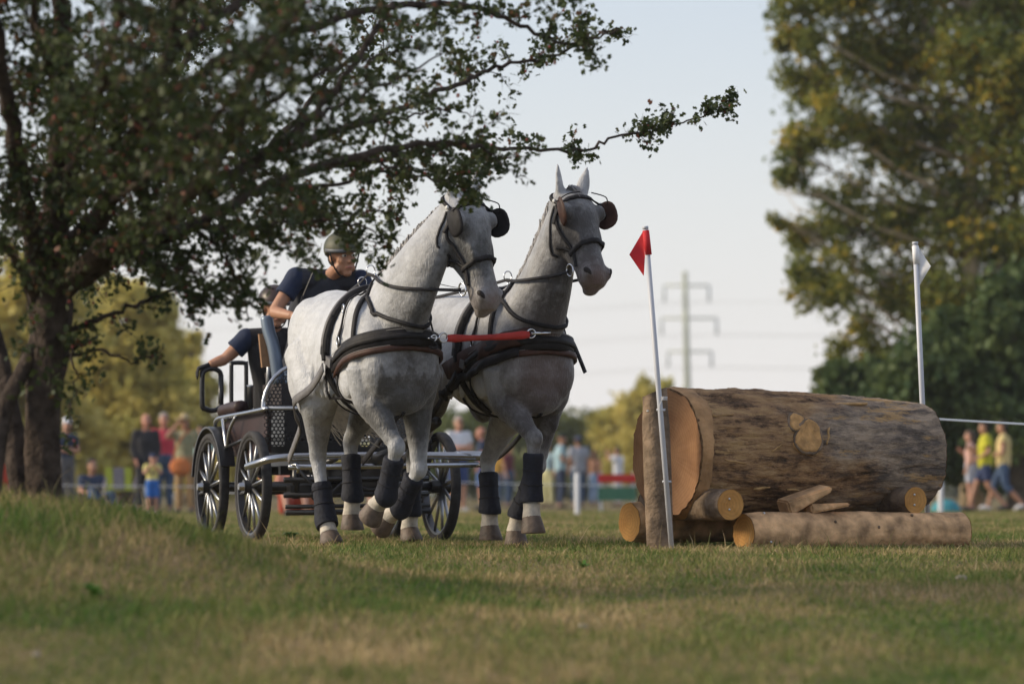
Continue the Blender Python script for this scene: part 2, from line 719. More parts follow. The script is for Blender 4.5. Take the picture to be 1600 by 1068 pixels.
LIMBS = [  # (polyline in photo px + distance, r0, r1, spray length, density)
    ([(78, 430, 18), (92, 300, 17.8), (100, 150, 17.5), (96, 0, 17.2), (90, -160, 17)], .085, .03, .62, 1.0),
    ([(66, 450, 18), (35, 300, 17.5), (12, 150, 17), (-25, -50, 16.6)], .06, .025, .6, 1.0),
    ([(84, 420, 18), (165, 320, 17.4), (215, 200, 16.8), (262, 80, 16.2), (305, -70, 15.8)], .06, .022, .55, 1.05),
    ([(88, 440, 18), (200, 372, 17.3), (298, 300, 16.6), (358, 215, 16.2), (392, 120, 15.9), (470, 5, 15.6)], .06, .018, .5, 1.0),
    ([(298, 300, 16.6), (395, 255, 16.8), (480, 185, 17), (545, 110, 17.2), (610, 10, 17.5)], .032, .012, .42, .95),
    ([(90, 455, 18), (200, 396, 17.8), (300, 352, 17.8), (420, 290, 18), (555, 243, 18.4), (690, 222, 18.8), (775, 240, 19)], .05, .008, .42, 1.0),
    ([(395, 255, 17.2), (480, 222, 18), (560, 194, 18.8), (700, 140, 19.6), (775, 105, 20), (860, 88, 20.3), (965, 40, 20.6)], .026, .005, .26, .8),
    ([(480, 262, 18.2), (560, 258, 18.9), (640, 236, 19.6), (720, 228, 20.2), (800, 232, 20.7), (900, 236, 21.2), (960, 215, 21.4), (1040, 200, 21.6), (1100, 178, 21.8), (1146, 154, 21.9)], .020, .0025, .15, .8),
    ([(215, 200, 16.8), (320, 110, 17), (450, 50, 17.4), (600, 12, 18), (720, 8, 18.6), (800, 34, 19), (880, 66, 19.3), (965, 48, 19.5)], .032, .005, .30, 1.0),
    ([(262, 80, 16.2), (400, -10, 16.6), (560, -60, 17), (720, -60, 17.6), (840, -20, 18)], .03, .006, .4, .9),
    ([(95, 520, 18), (160, 498, 18), (230, 470, 18.1), (300, 442, 18.2), (360, 470, 18.3), (398, 500, 18.4)], .016, .003, .20, .65),
    ([(96, 560, 18), (150, 545, 17.9), (205, 562, 17.9), (262, 545, 17.9)], .014, .002, .16, .6),
    ([(100, 520, 17.9), (118, 580, 17.8), (112, 640, 17.8), (106, 672, 17.8)], .010, .002, .15, .7),
    ([(200, 396, 17.8), (250, 410, 17.7), (320, 430, 17.7), (395, 440, 17.8)], .016, .003, .25, .9),
    ([(300, 352, 17.8), (380, 358, 18), (470, 345, 18.4), (560, 352, 18.8), (600, 372, 19)], .018, .003, .22, .9),
    ([(420, 290, 18), (500, 292, 18.6), (600, 272, 19.2), (690, 282, 19.6), (745, 300, 19.8)], .016, .003, .18, .85),
    ([(60, 470, 18), (20, 400, 17.6), (-30, 330, 17.2), (-90, 260, 17)], .03, .01, .45, .9),
    ([(92, 300, 17.8), (140, 200, 16.5), (170, 90, 15.2), (190, -20, 14.4)], .03, .008, .45, .9),
    ([(165, 320, 17.4), (260, 250, 15.8), (350, 170, 14.8), (430, 60, 14.2)], .022, .006, .36, .8),
    ([(358, 215, 16.2), (470, 130, 16.2), (560, 95, 16.6), (660, 70, 17)], .018, .004, .32, .9),
    ([(100, 150, 17.5), (60, 60, 16.8), (40, -60, 16.2)], .03, .01, .5, .9),
    ([(84, 400, 18), (110, 330, 19.2), (190, 240, 20.2), (270, 130, 20.8), (330, 0, 21)], .04, .012, .5, .9),
    ([(90, 430, 18), (190, 400, 19), (300, 330, 19.8), (420, 230, 20.4), (520, 120, 20.8), (600, 40, 21)], .035, .008, .42, .9),
    ([(555, 243, 18.4), (620, 262, 19.2), (690, 268, 20), (745, 262, 20.6), (775, 262, 20.8)], .010, .002, .16, .9),
    ([(420, 290, 18), (470, 320, 18.6), (540, 335, 19.2), (610, 330, 19.8), (640, 350, 20)], .010, .002, .22, 1.0),
    ([(480, 185, 17), (560, 150, 17.6), (640, 110, 18.2), (700, 80, 18.6)], .014, .003, .3, .9),
    ([(300, 352, 17.8), (350, 400, 17.9), (380, 450, 18), (400, 492, 18.1)], .010, .002, .24, 1.2),
    ([(250, 372, 17.8), (290, 420, 17.9), (330, 455, 18), (372, 480, 18.1)], .010, .002, .26, 1.2),
    ([(420, 290, 18), (490, 335, 18.6), (550, 362, 19.2), (598, 388, 19.6)], .010, .002, .22, 1.1),
    ([(360, 325, 18), (400, 370, 18.2), (450, 392, 18.5), (500, 385, 18.8)], .010, .002, .22, 1.1),
    ([(560, 194, 18.8), (640, 180, 19), (700, 170, 19.2), (760, 185, 19.3)], .010, .002, .2, .7),
]
bmb = MB()
limb_objs = []
LP, LV = [], []


def twig_leaves(p, q, dens):
    L = (q - p).length
    k = max(2, int(L * 58 * dens))
    for i in range(k):
        t = random.random()
        c = p.lerp(q, t)
        LP.append((c.x + random.gauss(0, .020), c.y + random.gauss(0, .020), c.z + random.gauss(0, .020)))


def spray(base, direc, L, r, dens, mb):
    """side shoot with twigs and leaves"""
    pts = [base]
    dr = direc.normalized()
    for i in range(4):
        dr = (dr + Vector((random.gauss(0, .22), random.gauss(0, .22), random.gauss(0.0, .2)))).normalized()
        pts.append(pts[-1] + dr * L / 4)
    mb.add(tube(pts, [r * (1 - .8 * i / 4) for i in range(5)], 4))
    for i in range(1, 5):
        for q in range(2):
            tdr = (dr + Vector((random.gauss(0, .7), random.gauss(0, .7), random.gauss(0, .6)))).normalized()
            e = pts[i] + tdr * L * random.uniform(.25, .5)
            mb.add(tube([pts[i], pts[i].lerp(e, .5) + Vector((0, 0, .01)), e], [r * .4, r * .3, r * .15], 3))
            twig_leaves(pts[i], e, dens)
        twig_leaves(pts[i - 1], pts[i], dens * .8)


for poly, r0, r1, sl, dens in LIMBS:
    P = smooth_path(wpath(poly), 7)
    P = [p + Vector((random.gauss(0, .008), random.gauss(0, .012), random.gauss(0, .008))) for p in P]
    m = len(P)
    lm = MB().add(tube(P, [r0 + (r1 - r0) * (i / (m - 1)) ** .8 for i in range(m)], 9 if r0 > .03 else 6))
    lm.build('limb', bark_m, haw)
    Ltot = sum((P[i + 1] - P[i]).length for i in range(m - 1))
    ns = int(Ltot / (0.074 if poly[-1][0] < 480 and poly[-1][1] < 330 else 0.098) * (0.6 + .4 * dens))
    for k in range(ns):
        t = random.uniform(0.10, 1.0) if poly[0][1] > 300 else random.uniform(0.0, 1.0)
        i = min(int(t * (m - 1)), m - 2)
        base = P[i].lerp(P[i + 1], random.random())
        tg = (P[i + 1] - P[i]).normalized()
        perp = Vector((random.gauss(0, 1), random.gauss(0, 1), random.gauss(0.1, 1)))
        perp = (perp - tg * perp.dot(tg)).normalized()
        dr = tg * random.uniform(.2, .9) + perp
        L = sl * random.uniform(.45, 1.1) * (1 - .35 * t)
        spray(base, dr, L, max(.0025, .012 * sl), dens, bmb)
bmb.build('twigs', bark_m, haw)
bpy.data.objects['twigs']['kind'] = 'stuff'
LPn = np.array(LP)
print('hawthorn leaves', len(LPn))
leaves('crown', LPn, 0.029, haw_leaf, haw, 'lobed', jitter=.4)
berry_m = mat('haw_berry', (0.25, 0.03, 0.03), 0.4)
bmb2 = MB()
sel = rng.choice(len(LPn), 420, replace=False)
for i in sel:
    bmb2.add(ell(LPn[i] + rng.normal(0, .01, 3), .007, .007, .008, None, 5, 4))
bmb2.build('berries', berry_m, haw)['kind'] = 'stuff'


# ================================================================== background trees
def clump_tree(name, label, base, clumps, trunk_r, nleaf, size, lm, bm_, group=None, trunk_top=None, flat=0.8, lean=(0, 0), shell=0.55):
    """trunk + limbs to every clump + leaf faces in the clumps' volumes; clumps in world coords (c, rx, ry, rz)"""
    t = thing(name, label, 'tree', base, 0, group)
    B = Vector(base)
    cz = [c[0].z for c in clumps]
    top = trunk_top or (max(cz))
    wood = MB()
    ht = top - B.z
    tpts = [Vector((lean[0] * k / 8 + random.gauss(0, .02) * ht * .1, lean[1] * k / 8, ht * k / 8)) for k in range(9)]
    wood.add(tube(tpts, [trunk_r * (1.25 if k == 0 else 1 - .085 * k) for k in range(9)], 10))
    wood.build('trunk', bm_, t)
    lmb = MB()
    P = []
    vol = np.array([c[1] * c[2] * c[3] for c in clumps]) ** (2 / 3)
    share = vol / vol.sum()
    var = []
    for (c, rx, ry, rz), s in zip(clumps, share):
        c = Vector(c) - B
        k = max(.15, min(.95, (c.z - .25 * max(rx, ry)) / ht - .12))
        j = k * 8
        i = min(int(j), 7)
        st = tpts[i].lerp(tpts[i + 1], j - i)
        mid = st.lerp(c, .5) + Vector((0, 0, -.05 * (c - st).length))
        lmb.add(tube([st, mid, c], [trunk_r * .32, trunk_r * .2, trunk_r * .07], 6))
        for q in range(5):
            e = c + Vector((random.gauss(0, .5) * rx, random.gauss(0, .5) * ry, random.gauss(0, .5) * rz))
            lmb.add(tube([mid.lerp(c, .6), e], [trunk_r * .09, trunk_r * .03], 4))
        m = int(nleaf * s)
        # sub-clumps: small tufts scattered in the clump's shell
        ns = max(4, int(m / 55))
        v = rng.normal(size=(ns, 3))
        v /= np.linalg.norm(v, axis=1)[:, None]
        rad = rng.uniform(0, 1, ns) ** shell
        cc = v * rad[:, None] * np.array([rx, ry, rz]) + np.array(c)
        idx = rng.integers(0, ns, m)
        tuft_r = 0.20 * (rx * ry * rz) ** (1 / 3)
        off = rng.normal(size=(m, 3)) * tuft_r * np.array([1, 1, flat])
        P.append(cc[idx] + off)
        tv = rng.uniform(0, 1, ns)
        var.append(np.clip(tv[idx] * .7 + rng.uniform(0, .45, m), 0, 1))
    lmb.build('limbs', bm_, t)
    leaves('crown', np.concatenate(P), size, lm, t, 'oval', np.concatenate(var))
    return t


def px_clumps(lst, d, squash=1.0):
    out = []
    for c in lst:
        px, py, rx, ry = c[:4]
        dd_ = d + (c[4] if len(c) > 4 else random.uniform(-1, 1) * rx * d / FPX)
        s = dd_ / FPX
        out.append((W(px, py, dd_), rx * s, (rx + ry) * .5 * s * squash, ry * s))
    return out


birch_bark = mat('pale_tree_bark', (0.42, 0.33, 0.22), 0.9, var=.4, scale=3, bump=.6, bscale=8)
dark_bark = mat('tree_bark', (0.13, 0.10, 0.07), 0.9, var=.4, scale=3, bump=.6, bscale=8)
pop_leaf = leaf_mat('poplar_leaf', (0.080, 0.140, 0.040), (0.29, 0.275, 0.055), (0.68, 0.48, 0.07), trans=.48)
sun_leaf = leaf_mat('sun_tinted_leaf', (0.36, 0.35, 0.085), (0.68, 0.57, 0.17), trans=.4)  # bright yellow carries the sunlit look in the leaf colour itself
mid_leaf = leaf_mat('hedge_leaf', (0.07, 0.11, 0.03), (0.17, 0.19, 0.05), trans=.35)
far_leaf = leaf_mat('far_leaf', (0.06, 0.09, 0.03), (0.16, 0.17, 0.05), trans=.35)
dk_leaf = leaf_mat('shade_leaf', (0.050, 0.092, 0.036), (0.12, 0.16, 0.05), trans=.3)  # shadow below the big tree is put into this darker leaf colour

# big tree at the right edge
D = 84
cl = []
for c in [(1250, 40, 45, 60), (1300, -20, 80, 70), (1400, -30, 90, 80), (1500, -20, 90, 90), (1600, -10, 90, 90), (1260, 130, 50, 55), (1225, 70, 22, 22),
          (1340, 90, 70, 70), (1430, 100, 80, 80), (1530, 100, 80, 90), (1620, 110, 80, 90), (1245, 235, 40, 55), (1300, 190, 50, 60), (1235, 280, 26, 30),
          (1380, 220, 60, 80), (1470, 230, 75, 80), (1570, 230, 80, 90), (1215, 345, 20, 18), (1250, 370, 38, 42), (1315, 330, 50, 60), (1390, 350, 60, 70),
          (1480, 350, 70, 80), (1580, 360, 80, 90), (1255, 440, 35, 45), (1320, 440, 55, 60), (1400, 470, 60, 70), (1490, 480, 70, 80), (1590, 490, 80, 90),
          (1350, 540, 50, 50), (1430, 590, 60, 60), (1520, 600, 75, 70), (1610, 610, 80, 80), (1380, 620, 40, 45), (1700, 100, 90, 120), (1700, 300, 90, 120), (1700, 500, 90, 120),
          (1450, -140, 120, 90), (1560, -160, 120, 90), (1340, -120, 80, 70)]:
    cl.append(c)
big = clump_tree('poplar_tree', 'huge tall green tree with yellowing leaves filling the right edge', (W(1520, 800, D).x, D, 0),
                 px_clumps(cl, D), 0.24, 95000, 0.135, pop_leaf, birch_bark, trunk_top=13.5)
for k, (xb, xt, rr) in enumerate([(1585, 1578, .13), (1470, 1530, .07), (1610, 1640, .12)]):
    P = [W(xb + (xt - xb) * t, 800 - 1050 * t, D + .2 + .8 * k) - Vector(big.location) for t in np.linspace(0, 1, 9)]
    P = [p + Vector((random.gauss(0, .10), random.gauss(0, .1), 0)) for p in P]
    MB().add(tube(smooth_path(P, 3), [rr * (1 - .03 * i) for i in range(25)], 10)).build('stem', birch_bark, big)

# dark trees around its foot
D = 81.5
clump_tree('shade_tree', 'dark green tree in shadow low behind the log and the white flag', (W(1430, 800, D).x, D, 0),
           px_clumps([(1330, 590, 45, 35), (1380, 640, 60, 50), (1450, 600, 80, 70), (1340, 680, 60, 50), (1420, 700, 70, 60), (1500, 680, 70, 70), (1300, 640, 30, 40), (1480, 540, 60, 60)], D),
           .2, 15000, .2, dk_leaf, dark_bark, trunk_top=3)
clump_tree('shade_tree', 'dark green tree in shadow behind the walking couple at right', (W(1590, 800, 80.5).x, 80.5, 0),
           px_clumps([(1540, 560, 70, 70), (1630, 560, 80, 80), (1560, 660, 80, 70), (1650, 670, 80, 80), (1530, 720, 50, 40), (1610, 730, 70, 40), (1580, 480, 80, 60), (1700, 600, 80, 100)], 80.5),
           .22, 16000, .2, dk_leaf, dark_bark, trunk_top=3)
clump_tree('small_tree', 'small pale green tree peeking out left of the dark trees at right', (W(1290, 800, 100).x, 100, 0),
           px_clumps([(1290, 585, 22, 20), (1300, 640, 30, 40), (1280, 690, 30, 40)], 100), .1, 3500, .2, mid_leaf, dark_bark, trunk_top=2.6)

# sunlit willows at the left
LG = 'sunlit trees beyond the left spectators'
for name_l, bx, D, lst, nl in [
    ('sunlit yellow green willow directly behind the hawthorn trunk', 60, 105, [(20, 560, 80, 80), (90, 500, 80, 90), (60, 640, 90, 70), (-60, 560, 80, 100), (110, 690, 70, 50), (20, 710, 80, 50), (-80, 690, 80, 60), (30, 450, 70, 70)], 15000),
    ('tall sunlit yellow green willow rising behind the man in black', 200, 112, [(180, 520, 60, 70), (240, 500, 40, 55), (150, 590, 70, 70), (230, 590, 60, 70), (190, 670, 80, 60), (255, 660, 60, 60), (140, 720, 60, 45), (225, 725, 70, 40), (190, 470, 40, 35), (250, 470, 25, 25)], 15000),
    ('rounded sunlit willow at the right end of the left trees', 300, 125, [(285, 560, 32, 40), (300, 610, 45, 50), (285, 680, 60, 55), (350, 690, 50, 45), (330, 735, 70, 40), (302, 535, 14, 16)], 9000),
    ('low pale bush seen under the carriage behind its wheels', 450, 140, [(420, 735, 60, 40), (500, 745, 70, 35), (580, 742, 70, 36)], 6000),
]:
    clump_tree('willow_tree', name_l, (W(bx, 800, D).x, D, 0), px_clumps(lst, D), .25 if nl > 7000 else .1, nl, .26, sun_leaf, dark_bark, LG, trunk_top=None)
# far hedge and trees in the middle
for lab, bx, D, lst, nl, lm in [
    ('green hedge tree behind the man in the white polo', 720, 150, [(690, 690, 60, 50), (750, 690, 60, 50), (640, 710, 60, 50), (720, 740, 90, 35)], 8000, mid_leaf),
    ('dark hedge tree behind the men in blue shirts', 870, 165, [(850, 690, 70, 45), (920, 680, 60, 42), (800, 700, 60, 45), (880, 740, 100, 35)], 8000, far_leaf),
    ('rounded sunlit tree rising between the horse and the red flag', 1010, 160, [(1015, 615, 30, 28), (985, 640, 40, 32), (1035, 650, 40, 45), (960, 670, 40, 40), (1000, 700, 60, 50), (1060, 700, 50, 50), (1020, 740, 90, 35)], 9000, sun_leaf),
    ('low far tree hidden mostly behind the big log', 1170, 180, [(1120, 690, 60, 40), (1200, 700, 70, 40), (1270, 690, 50, 40), (1180, 740, 110, 35)], 7000, mid_leaf),
]:
    clump_tree('hedge_tree', lab, (W(bx, 800, D).x, D, 0), px_clumps(lst, D), .16, nl, .30, lm, dark_bark, 'far hedge trees')
# distant wood along the horizon
P = []
for k in range(420):
    x = random.uniform(-75, 75)
    h = random.uniform(2.0, 5.0)
    m = 45
    P.append(np.stack([rng.normal(x, 1.6, m), rng.normal(300, 3, m), np.abs(rng.normal(h * .5, h * .35, m))], -1))
o = leaves('distant_wood', np.concatenate(P), .75, far_leaf, None, 'oval')
tag(o, 'low distant wood along the horizon behind everything', 'wood', kind='stuff')

# power pylon and its lines
py_m = mat('haze_paled_pylon', (0.42, 0.44, 0.34), 0.9, var=.2, scale=1)  # pale tone paints the fading by distance into the mast and arms
ins_m = mat('insulator', (0.40, 0.44, 0.44), 0.6)
D = 330
b0 = W(1078, 790, D)
t0 = W(1070, 424, D)
pyl = thing('power_pylon', 'slender pale power line pylon with three crossarms far behind the red flag', 'pylon', (b0.x, D, 0))
MB().add(tube([Vector((0, 0, 0)), Vector((t0.x - b0.x, 0, t0.z))], [.36, .22], 10)).build('mast', py_m, pyl)
arm_pts = []
for k, (py_, xa, xb, drop) in enumerate([(446, 1038, 1108, 26), (497, 1034, 1120, 26), (549, 1044, 1112, 24)]):
    a, c = W(xa, py_, D) - b0, W(xb, py_, D) - b0
    a.z += b0.z
    c.z += b0.z
    arm = MB().add(tube([a, c], .09, 6)).build('crossarm', py_m, pyl)
    for e in (a, c):
        lo = e - Vector((0, 0, drop * D / FPX))
        MB().add(tube([e, lo], .11, 6)).build('insulator', ins_m, pyl)
        arm_pts.append(lo + Vector((b0.x, D, 0)))
wire_m = mat('power_wire', (0.35, 0.36, 0.37), 0.6)
sides = ['top left', 'top right', 'middle left', 'middle right', 'lower left', 'lower right']
for p, sd in zip(arm_pts, sides):
    q0 = p + Vector((-150, 120, 4))
    q1 = p + Vector((150, -120, 3))
    pts = []
    for a_, c_ in ((q0, p), (p, q1)):
        for i in range(12):
            t = i / 12
            v = a_.lerp(c_, t)
            v.z -= 5.0 * 4 * t * (1 - t) * .5
            pts.append(v)
    pts.append(q1)
    o = MB().add(tube(pts, .013, 4)).build('power_line', wire_m)
    tag(o, 'thin sagging power line from the ' + sd + ' insulator of the pylon', 'power line', 'wires of the power line')

# ================================================================== log obstacle
def bark_log_mat():
    m = bpy.data.materials.new('peeling_bark')
    m.use_nodes = True
    n = m.node_tree
    b = n.nodes['Principled BSDF']
    b.inputs['Roughness'].default_value = .9
    b.inputs['Specular IOR Level'].default_value = .2
    tc = n.nodes.new('ShaderNodeTexCoord')

    def noise(sc, det, stretch, rough=.6):
        mp = n.nodes.new('ShaderNodeMapping')
        mp.inputs['Scale'].default_value = stretch
        n.links.new(tc.outputs['Object'], mp.inputs['Vector'])
        q = n.nodes.new('ShaderNodeTexNoise')
        q.inputs['Scale'].default_value = sc
        q.inputs['Detail'].default_value = det
        q.inputs['Roughness'].default_value = rough
        n.links.new(mp.outputs['Vector'], q.inputs['Vector'])
        return q
    base = noise(13, 10, (.32, 1, 1), .74)
    r = n.nodes.new('ShaderNodeValToRGB')
    el = r.color_ramp.elements
    el[0].position, el[0].color = .36, (.075, .052, .036, 1)
    el[1].position, el[1].color = .66, (.70, .47, .26, 1)
    for p, c in ((.44, (.24, .145, .085, 1)), (.50, (.44, .265, .14, 1)), (.58, (.56, .35, .18, 1))):
        e = el.new(p)
        e.color = c
    n.links.new(base.outputs['Fac'], r.inputs['Fac'])
    # weathered grey towards the far end, in big patches
    sep = n.nodes.new('ShaderNodeSeparateXYZ')
    n.links.new(tc.outputs['Object'], sep.inputs[0])
    big = noise(2.2, 4, (.6, 1, 1))
    ad = n.nodes.new('ShaderNodeMath')
    ad.operation = 'MULTIPLY_ADD'
    ad.inputs[1].default_value = .34
    ad.inputs[2].default_value = -.27
    n.links.new(sep.outputs['X'], ad.inputs[0])
    ad2 = n.nodes.new('ShaderNodeMath')
    ad2.operation = 'ADD'
    n.links.new(ad.outputs[0], ad2.inputs[0])
    n.links.new(big.outputs['Fac'], ad2.inputs[1])
    rg = n.nodes.new('ShaderNodeValToRGB')
    rg.color_ramp.elements[0].position = .56
    rg.color_ramp.elements[1].position = .70
    n.links.new(ad2.outputs[0], rg.inputs['Fac'])
    gcol = n.nodes.new('ShaderNodeValToRGB')
    ge = gcol.color_ramp.elements
    ge[0].position, ge[0].color = .40, (.17, .14, .12, 1)
    ge[1].position, ge[1].color = .60, (.60, .46, .34, 1)
    n.links.new(base.outputs['Fac'], gcol.inputs['Fac'])
    mx = n.nodes.new('ShaderNodeMixRGB')
    n.links.new(rg.outputs['Color'], mx.inputs[0])
    n.links.new(r.outputs['Color'], mx.inputs[1])
    n.links.new(gcol.outputs['Color'], mx.inputs[2])
    # pale peeled streaks
    st = noise(5, 6, (.22, 1, 1), .7)
    rs = n.nodes.new('ShaderNodeValToRGB')
    rs.color_ramp.elements[0].position = .565
    rs.color_ramp.elements[1].position = .60
    n.links.new(st.outputs['Fac'], rs.inputs['Fac'])
    mx2 = n.nodes.new('ShaderNodeMixRGB')
    mx2.inputs[2].default_value = (.62, .40, .20, 1)
    n.links.new(rs.outputs['Color'], mx2.inputs[0])
    n.links.new(mx.outputs['Color'], mx2.inputs[1])
    n.links.new(mx2.outputs['Color'], b.inputs['Base Color'])
    fine = noise(34, 6, (.2, 1, 1), .7)
    ad3 = n.nodes.new('ShaderNodeMath')
    ad3.operation = 'ADD'
    n.links.new(base.outputs['Fac'], ad3.inputs[0])
    n.links.new(fine.outputs['Fac'], ad3.inputs[1])
    bp = n.nodes.new('ShaderNodeBump')
    bp.inputs['Strength'].default_value = 1.0
    bp.inputs['Distance'].default_value = .05
    n.links.new(ad3.outputs[0], bp.inputs['Height'])
    n.links.new(bp.outputs['Normal'], b.inputs['Normal'])
    return m


def rings_mat(name, c1, c2, c3):
    """sawn end grain: rings about the local X axis"""
    m = bpy.data.materials.new(name)
    m.use_nodes = True
    n = m.node_tree
    b = n.nodes['Principled BSDF']
    b.inputs['Roughness'].default_value = .8
    tc = n.nodes.new('ShaderNodeTexCoord')
    mp = n.nodes.new('ShaderNodeMapping')
    mp.inputs['Scale'].default_value = (0.0, 1, 1)
    n.links.new(tc.outputs['Object'], mp.inputs['Vector'])
    wv = n.nodes.new('ShaderNodeTexWave')
    wv.wave_type = 'RINGS'
    wv.rings_direction = 'X'
    wv.inputs['Scale'].default_value = 14
    wv.inputs['Distortion'].default_value = 5
    wv.inputs['Detail'].default_value = 3
    n.links.new(mp.outputs['Vector'], wv.inputs['Vector'])
    ln = n.nodes.new('ShaderNodeVectorMath')
    ln.operation = 'LENGTH'
    n.links.new(mp.outputs['Vector'], ln.inputs[0])
    no = n.nodes.new('ShaderNodeTexNoise')
    no.inputs['Scale'].default_value = 6
    no.inputs['Detail'].default_value = 5
    n.links.new(tc.outputs['Object'], no.inputs['Vector'])
    rp = n.nodes.new('ShaderNodeValToRGB')
    rp.color_ramp.elements[0].color = (*c1, 1)
    rp.color_ramp.elements[1].color = (*c2, 1)
    rp.color_ramp.elements[0].position = .3
    rp.color_ramp.elements[1].position = .7
    n.links.new(no.outputs['Fac'], rp.inputs['Fac'])
    mx = n.nodes.new('ShaderNodeMixRGB')
    mx.blend_type = 'MULTIPLY'
    mx.inputs[0].default_value = .14
    n.links.new(rp.outputs['Color'], mx.inputs[1])
    n.links.new(wv.outputs['Color'], mx.inputs[2])
    n.links.new(mx.outputs['Color'], b.inputs['Base Color'])
    bp = n.nodes.new('ShaderNodeBump')
    bp.inputs['Strength'].default_value = .4
    bp.inputs['Distance'].default_value = .01
    n.links.new(no.outputs['Fac'], bp.inputs['Height'])
    n.links.new(bp.outputs['Normal'], b.inputs['Normal'])
    return m


bark_big = bark_log_mat()
end_m = rings_mat('sawn_end', (.26, .125, .055), (.40, .21, .10), None)
end_or = rings_mat('fresh_sawn_end', (.42, .20, .05), (.56, .29, .08), None)
wood_m = mat('peeled_wood', (.56, .345, .18), .85, var=.5, scale=9, bump=.8, bscale=16)
wood_gr = mat('weathered_post', (.18, .13, .09), .9, var=.5, scale=9, bump=.9, bscale=22)
nail_m = mat('steel_nail', (.6, .6, .6), .35, 1.0)


def vnoise(x, y, seed=0):
    return (math.sin(x * 1.7 + seed) * math.cos(y * 2.3 - seed * 1.3) + .5 * math.sin(x * 3.9 - y * 3.1 + seed * 2) + .3 * math.sin(x * 8.3 + y * 7.7 + seed)) / 1.8


from mathutils import noise as mnoise


def make_log(name, label, A, B, ra, rb, bulge, m, endm, rough, n=72, k=60, chamfer=.0, seed=0, group=None, flake=0.0):
    A, B = Vector(A), Vector(B)
    t = thing(name, label, 'log', A, 0, group)
    ax = (B - A).normalized()
    t.rotation_mode = 'QUATERNION'
    t.rotation_quaternion = Vector((1, 0, 0)).rotation_difference(ax)
    L = (B - A).length
    V, F = [], []
    for i in range(k + 1):
        s = i / k
        for j in range(n):
            a = 2 * math.pi * j / n
            r = ra + (rb - ra) * s + bulge * math.sin(math.pi * min(1, s * 1.15))
            r *= 1 + rough * vnoise(s * L * 3.2, a * 3, seed) + rough * .35 * vnoise(s * L * 5, a * 11, seed + 3) + rough * .18 * random.uniform(-1, 1)
            xo = 0
            if flake:
                q3 = Vector((s * L * 4.0 + seed, math.cos(a) * r * 17, math.sin(a) * r * 17))
                f_ = mnoise.fractal(q3, .8, 2.1, 4)
                r += flake * (max(-.6, min(1, f_ * 1.6)) + .8 * (1 if mnoise.noise(q3 * .45 + Vector((9, 0, 0))) > .12 else 0))
            if chamfer and s < .1:
                r *= 1 - chamfer * ((.1 - s) / .1) ** 2
            if i == k:
                r *= .985
            V.append((s * L + xo, math.cos(a) * r, math.sin(a) * r))
    for i in range(k):
        for j in range(n):
            q = (j + 1) % n
            F.append((i * n + j, i * n + q, (i + 1) * n + q, (i + 1) * n + j))
    new_obj('bark', mesh_from('bark', V, F), m, t)
    for nm, i, sx in (('sawn_end', 0, -1), ('sawn_end', k, 1)):
        ring = [Vector(V[i * n + j]) for j in range(n)]
        c = sum(ring, Vector()) / n
        EV, EF = [], []
        for f in (1.0, .66, .33):
            for p in ring:
                w = c + (p - c) * f
                w.x += .004 * sx + random.uniform(-1, 1) * .0015
                EV.append(w)
        EV.append(c + Vector((.004 * sx, 0, 0)))
        for q in range(2):
            for j in range(n):
                z = (j + 1) % n
                EF.append((q * n + j, q * n + z, (q + 1) * n + z, (q + 1) * n + j))
        for j in range(n):
            EF.append((2 * n + j, 2 * n + (j + 1) % n, 3 * n))
        if sx > 0:
            EF = [tuple(reversed(f)) for f in EF]
        new_obj(nm, mesh_from(nm, EV, EF), endm, t)
    return t, ax, L


bl, bax, bL = make_log('big_log', 'huge weathered log with peeling bark lying on the jump', (0.97, 24.02, .585), (2.625, 24.975, .585), .405, .345, .02, bark_big, end_m, .022, n=190, k=170, chamfer=.02, seed=2, flake=.0075)
# pale rim of the bevelled cut, and the branch knot on the flank
rim = MB()
V, F = [], []
for i, (x, r) in enumerate([(.004, .404), (.05, .4165), (.10, .4215)]):
    for j in range(72):
        a = 2 * math.pi * j / 72
        rr = r * (1 + .022 * vnoise(x * 3.2, a * 3, 2)) + (.003 if i < 2 else -.006)
        V.append((x + (.022 * math.sin(3 * a + 1) + random.uniform(-.012, .012) if i == 2 else 0), math.cos(a) * rr, math.sin(a) * rr))
for i in range(2):
    for j in range(72):
        q = (j + 1) % 72
        F.append((i * 72 + j, i * 72 + q, (i + 1) * 72 + q, (i + 1) * 72 + j))
new_obj('peeled_rim', mesh_from('peeled_rim', V, F), mat('pale_sapwood', (.36, .21, .10), .85, var=.35, scale=9, bump=.6, bscale=24), bl)
Minv = (Matrix.Translation(bl.location) @ bl.rotation_quaternion.to_matrix().to_4x4()).inverted()
knot_m = mat('knot_wood', (.46, .26, .10), .8, var=.3, scale=22, bump=.5, bscale=30)


def on_log(px, py, lift=0.0):
    o_ = Vector((0, 0, CAM_H))
    best = None
    for s in np.linspace(.2, 1.9, 400):
        c = Vector(bl.location) + bax * s
        r = .405 + (.345 - .405) * s / bL + .03 * math.sin(math.pi * min(1, s / bL * 1.15))
        # point on the camera-facing side at this height
        z = CAM_H + (HOR - py) * c.y / FPX
        h = z - c.z
        if abs(h) > r:
            continue
        fr = Vector((bax.y, -bax.x, 0)) * math.sqrt(r * r - h * h)
        p = c + fr + Vector((0, 0, h))
        e = abs(800 + FPX * p.x / p.y - px)
        if best is None or e < best[0]:
            best = (e, p, (fr + Vector((0, 0, h))).normalized())
    return Minv @ (best[1] + best[2] * lift), Minv.to_3x3() @ best[2]


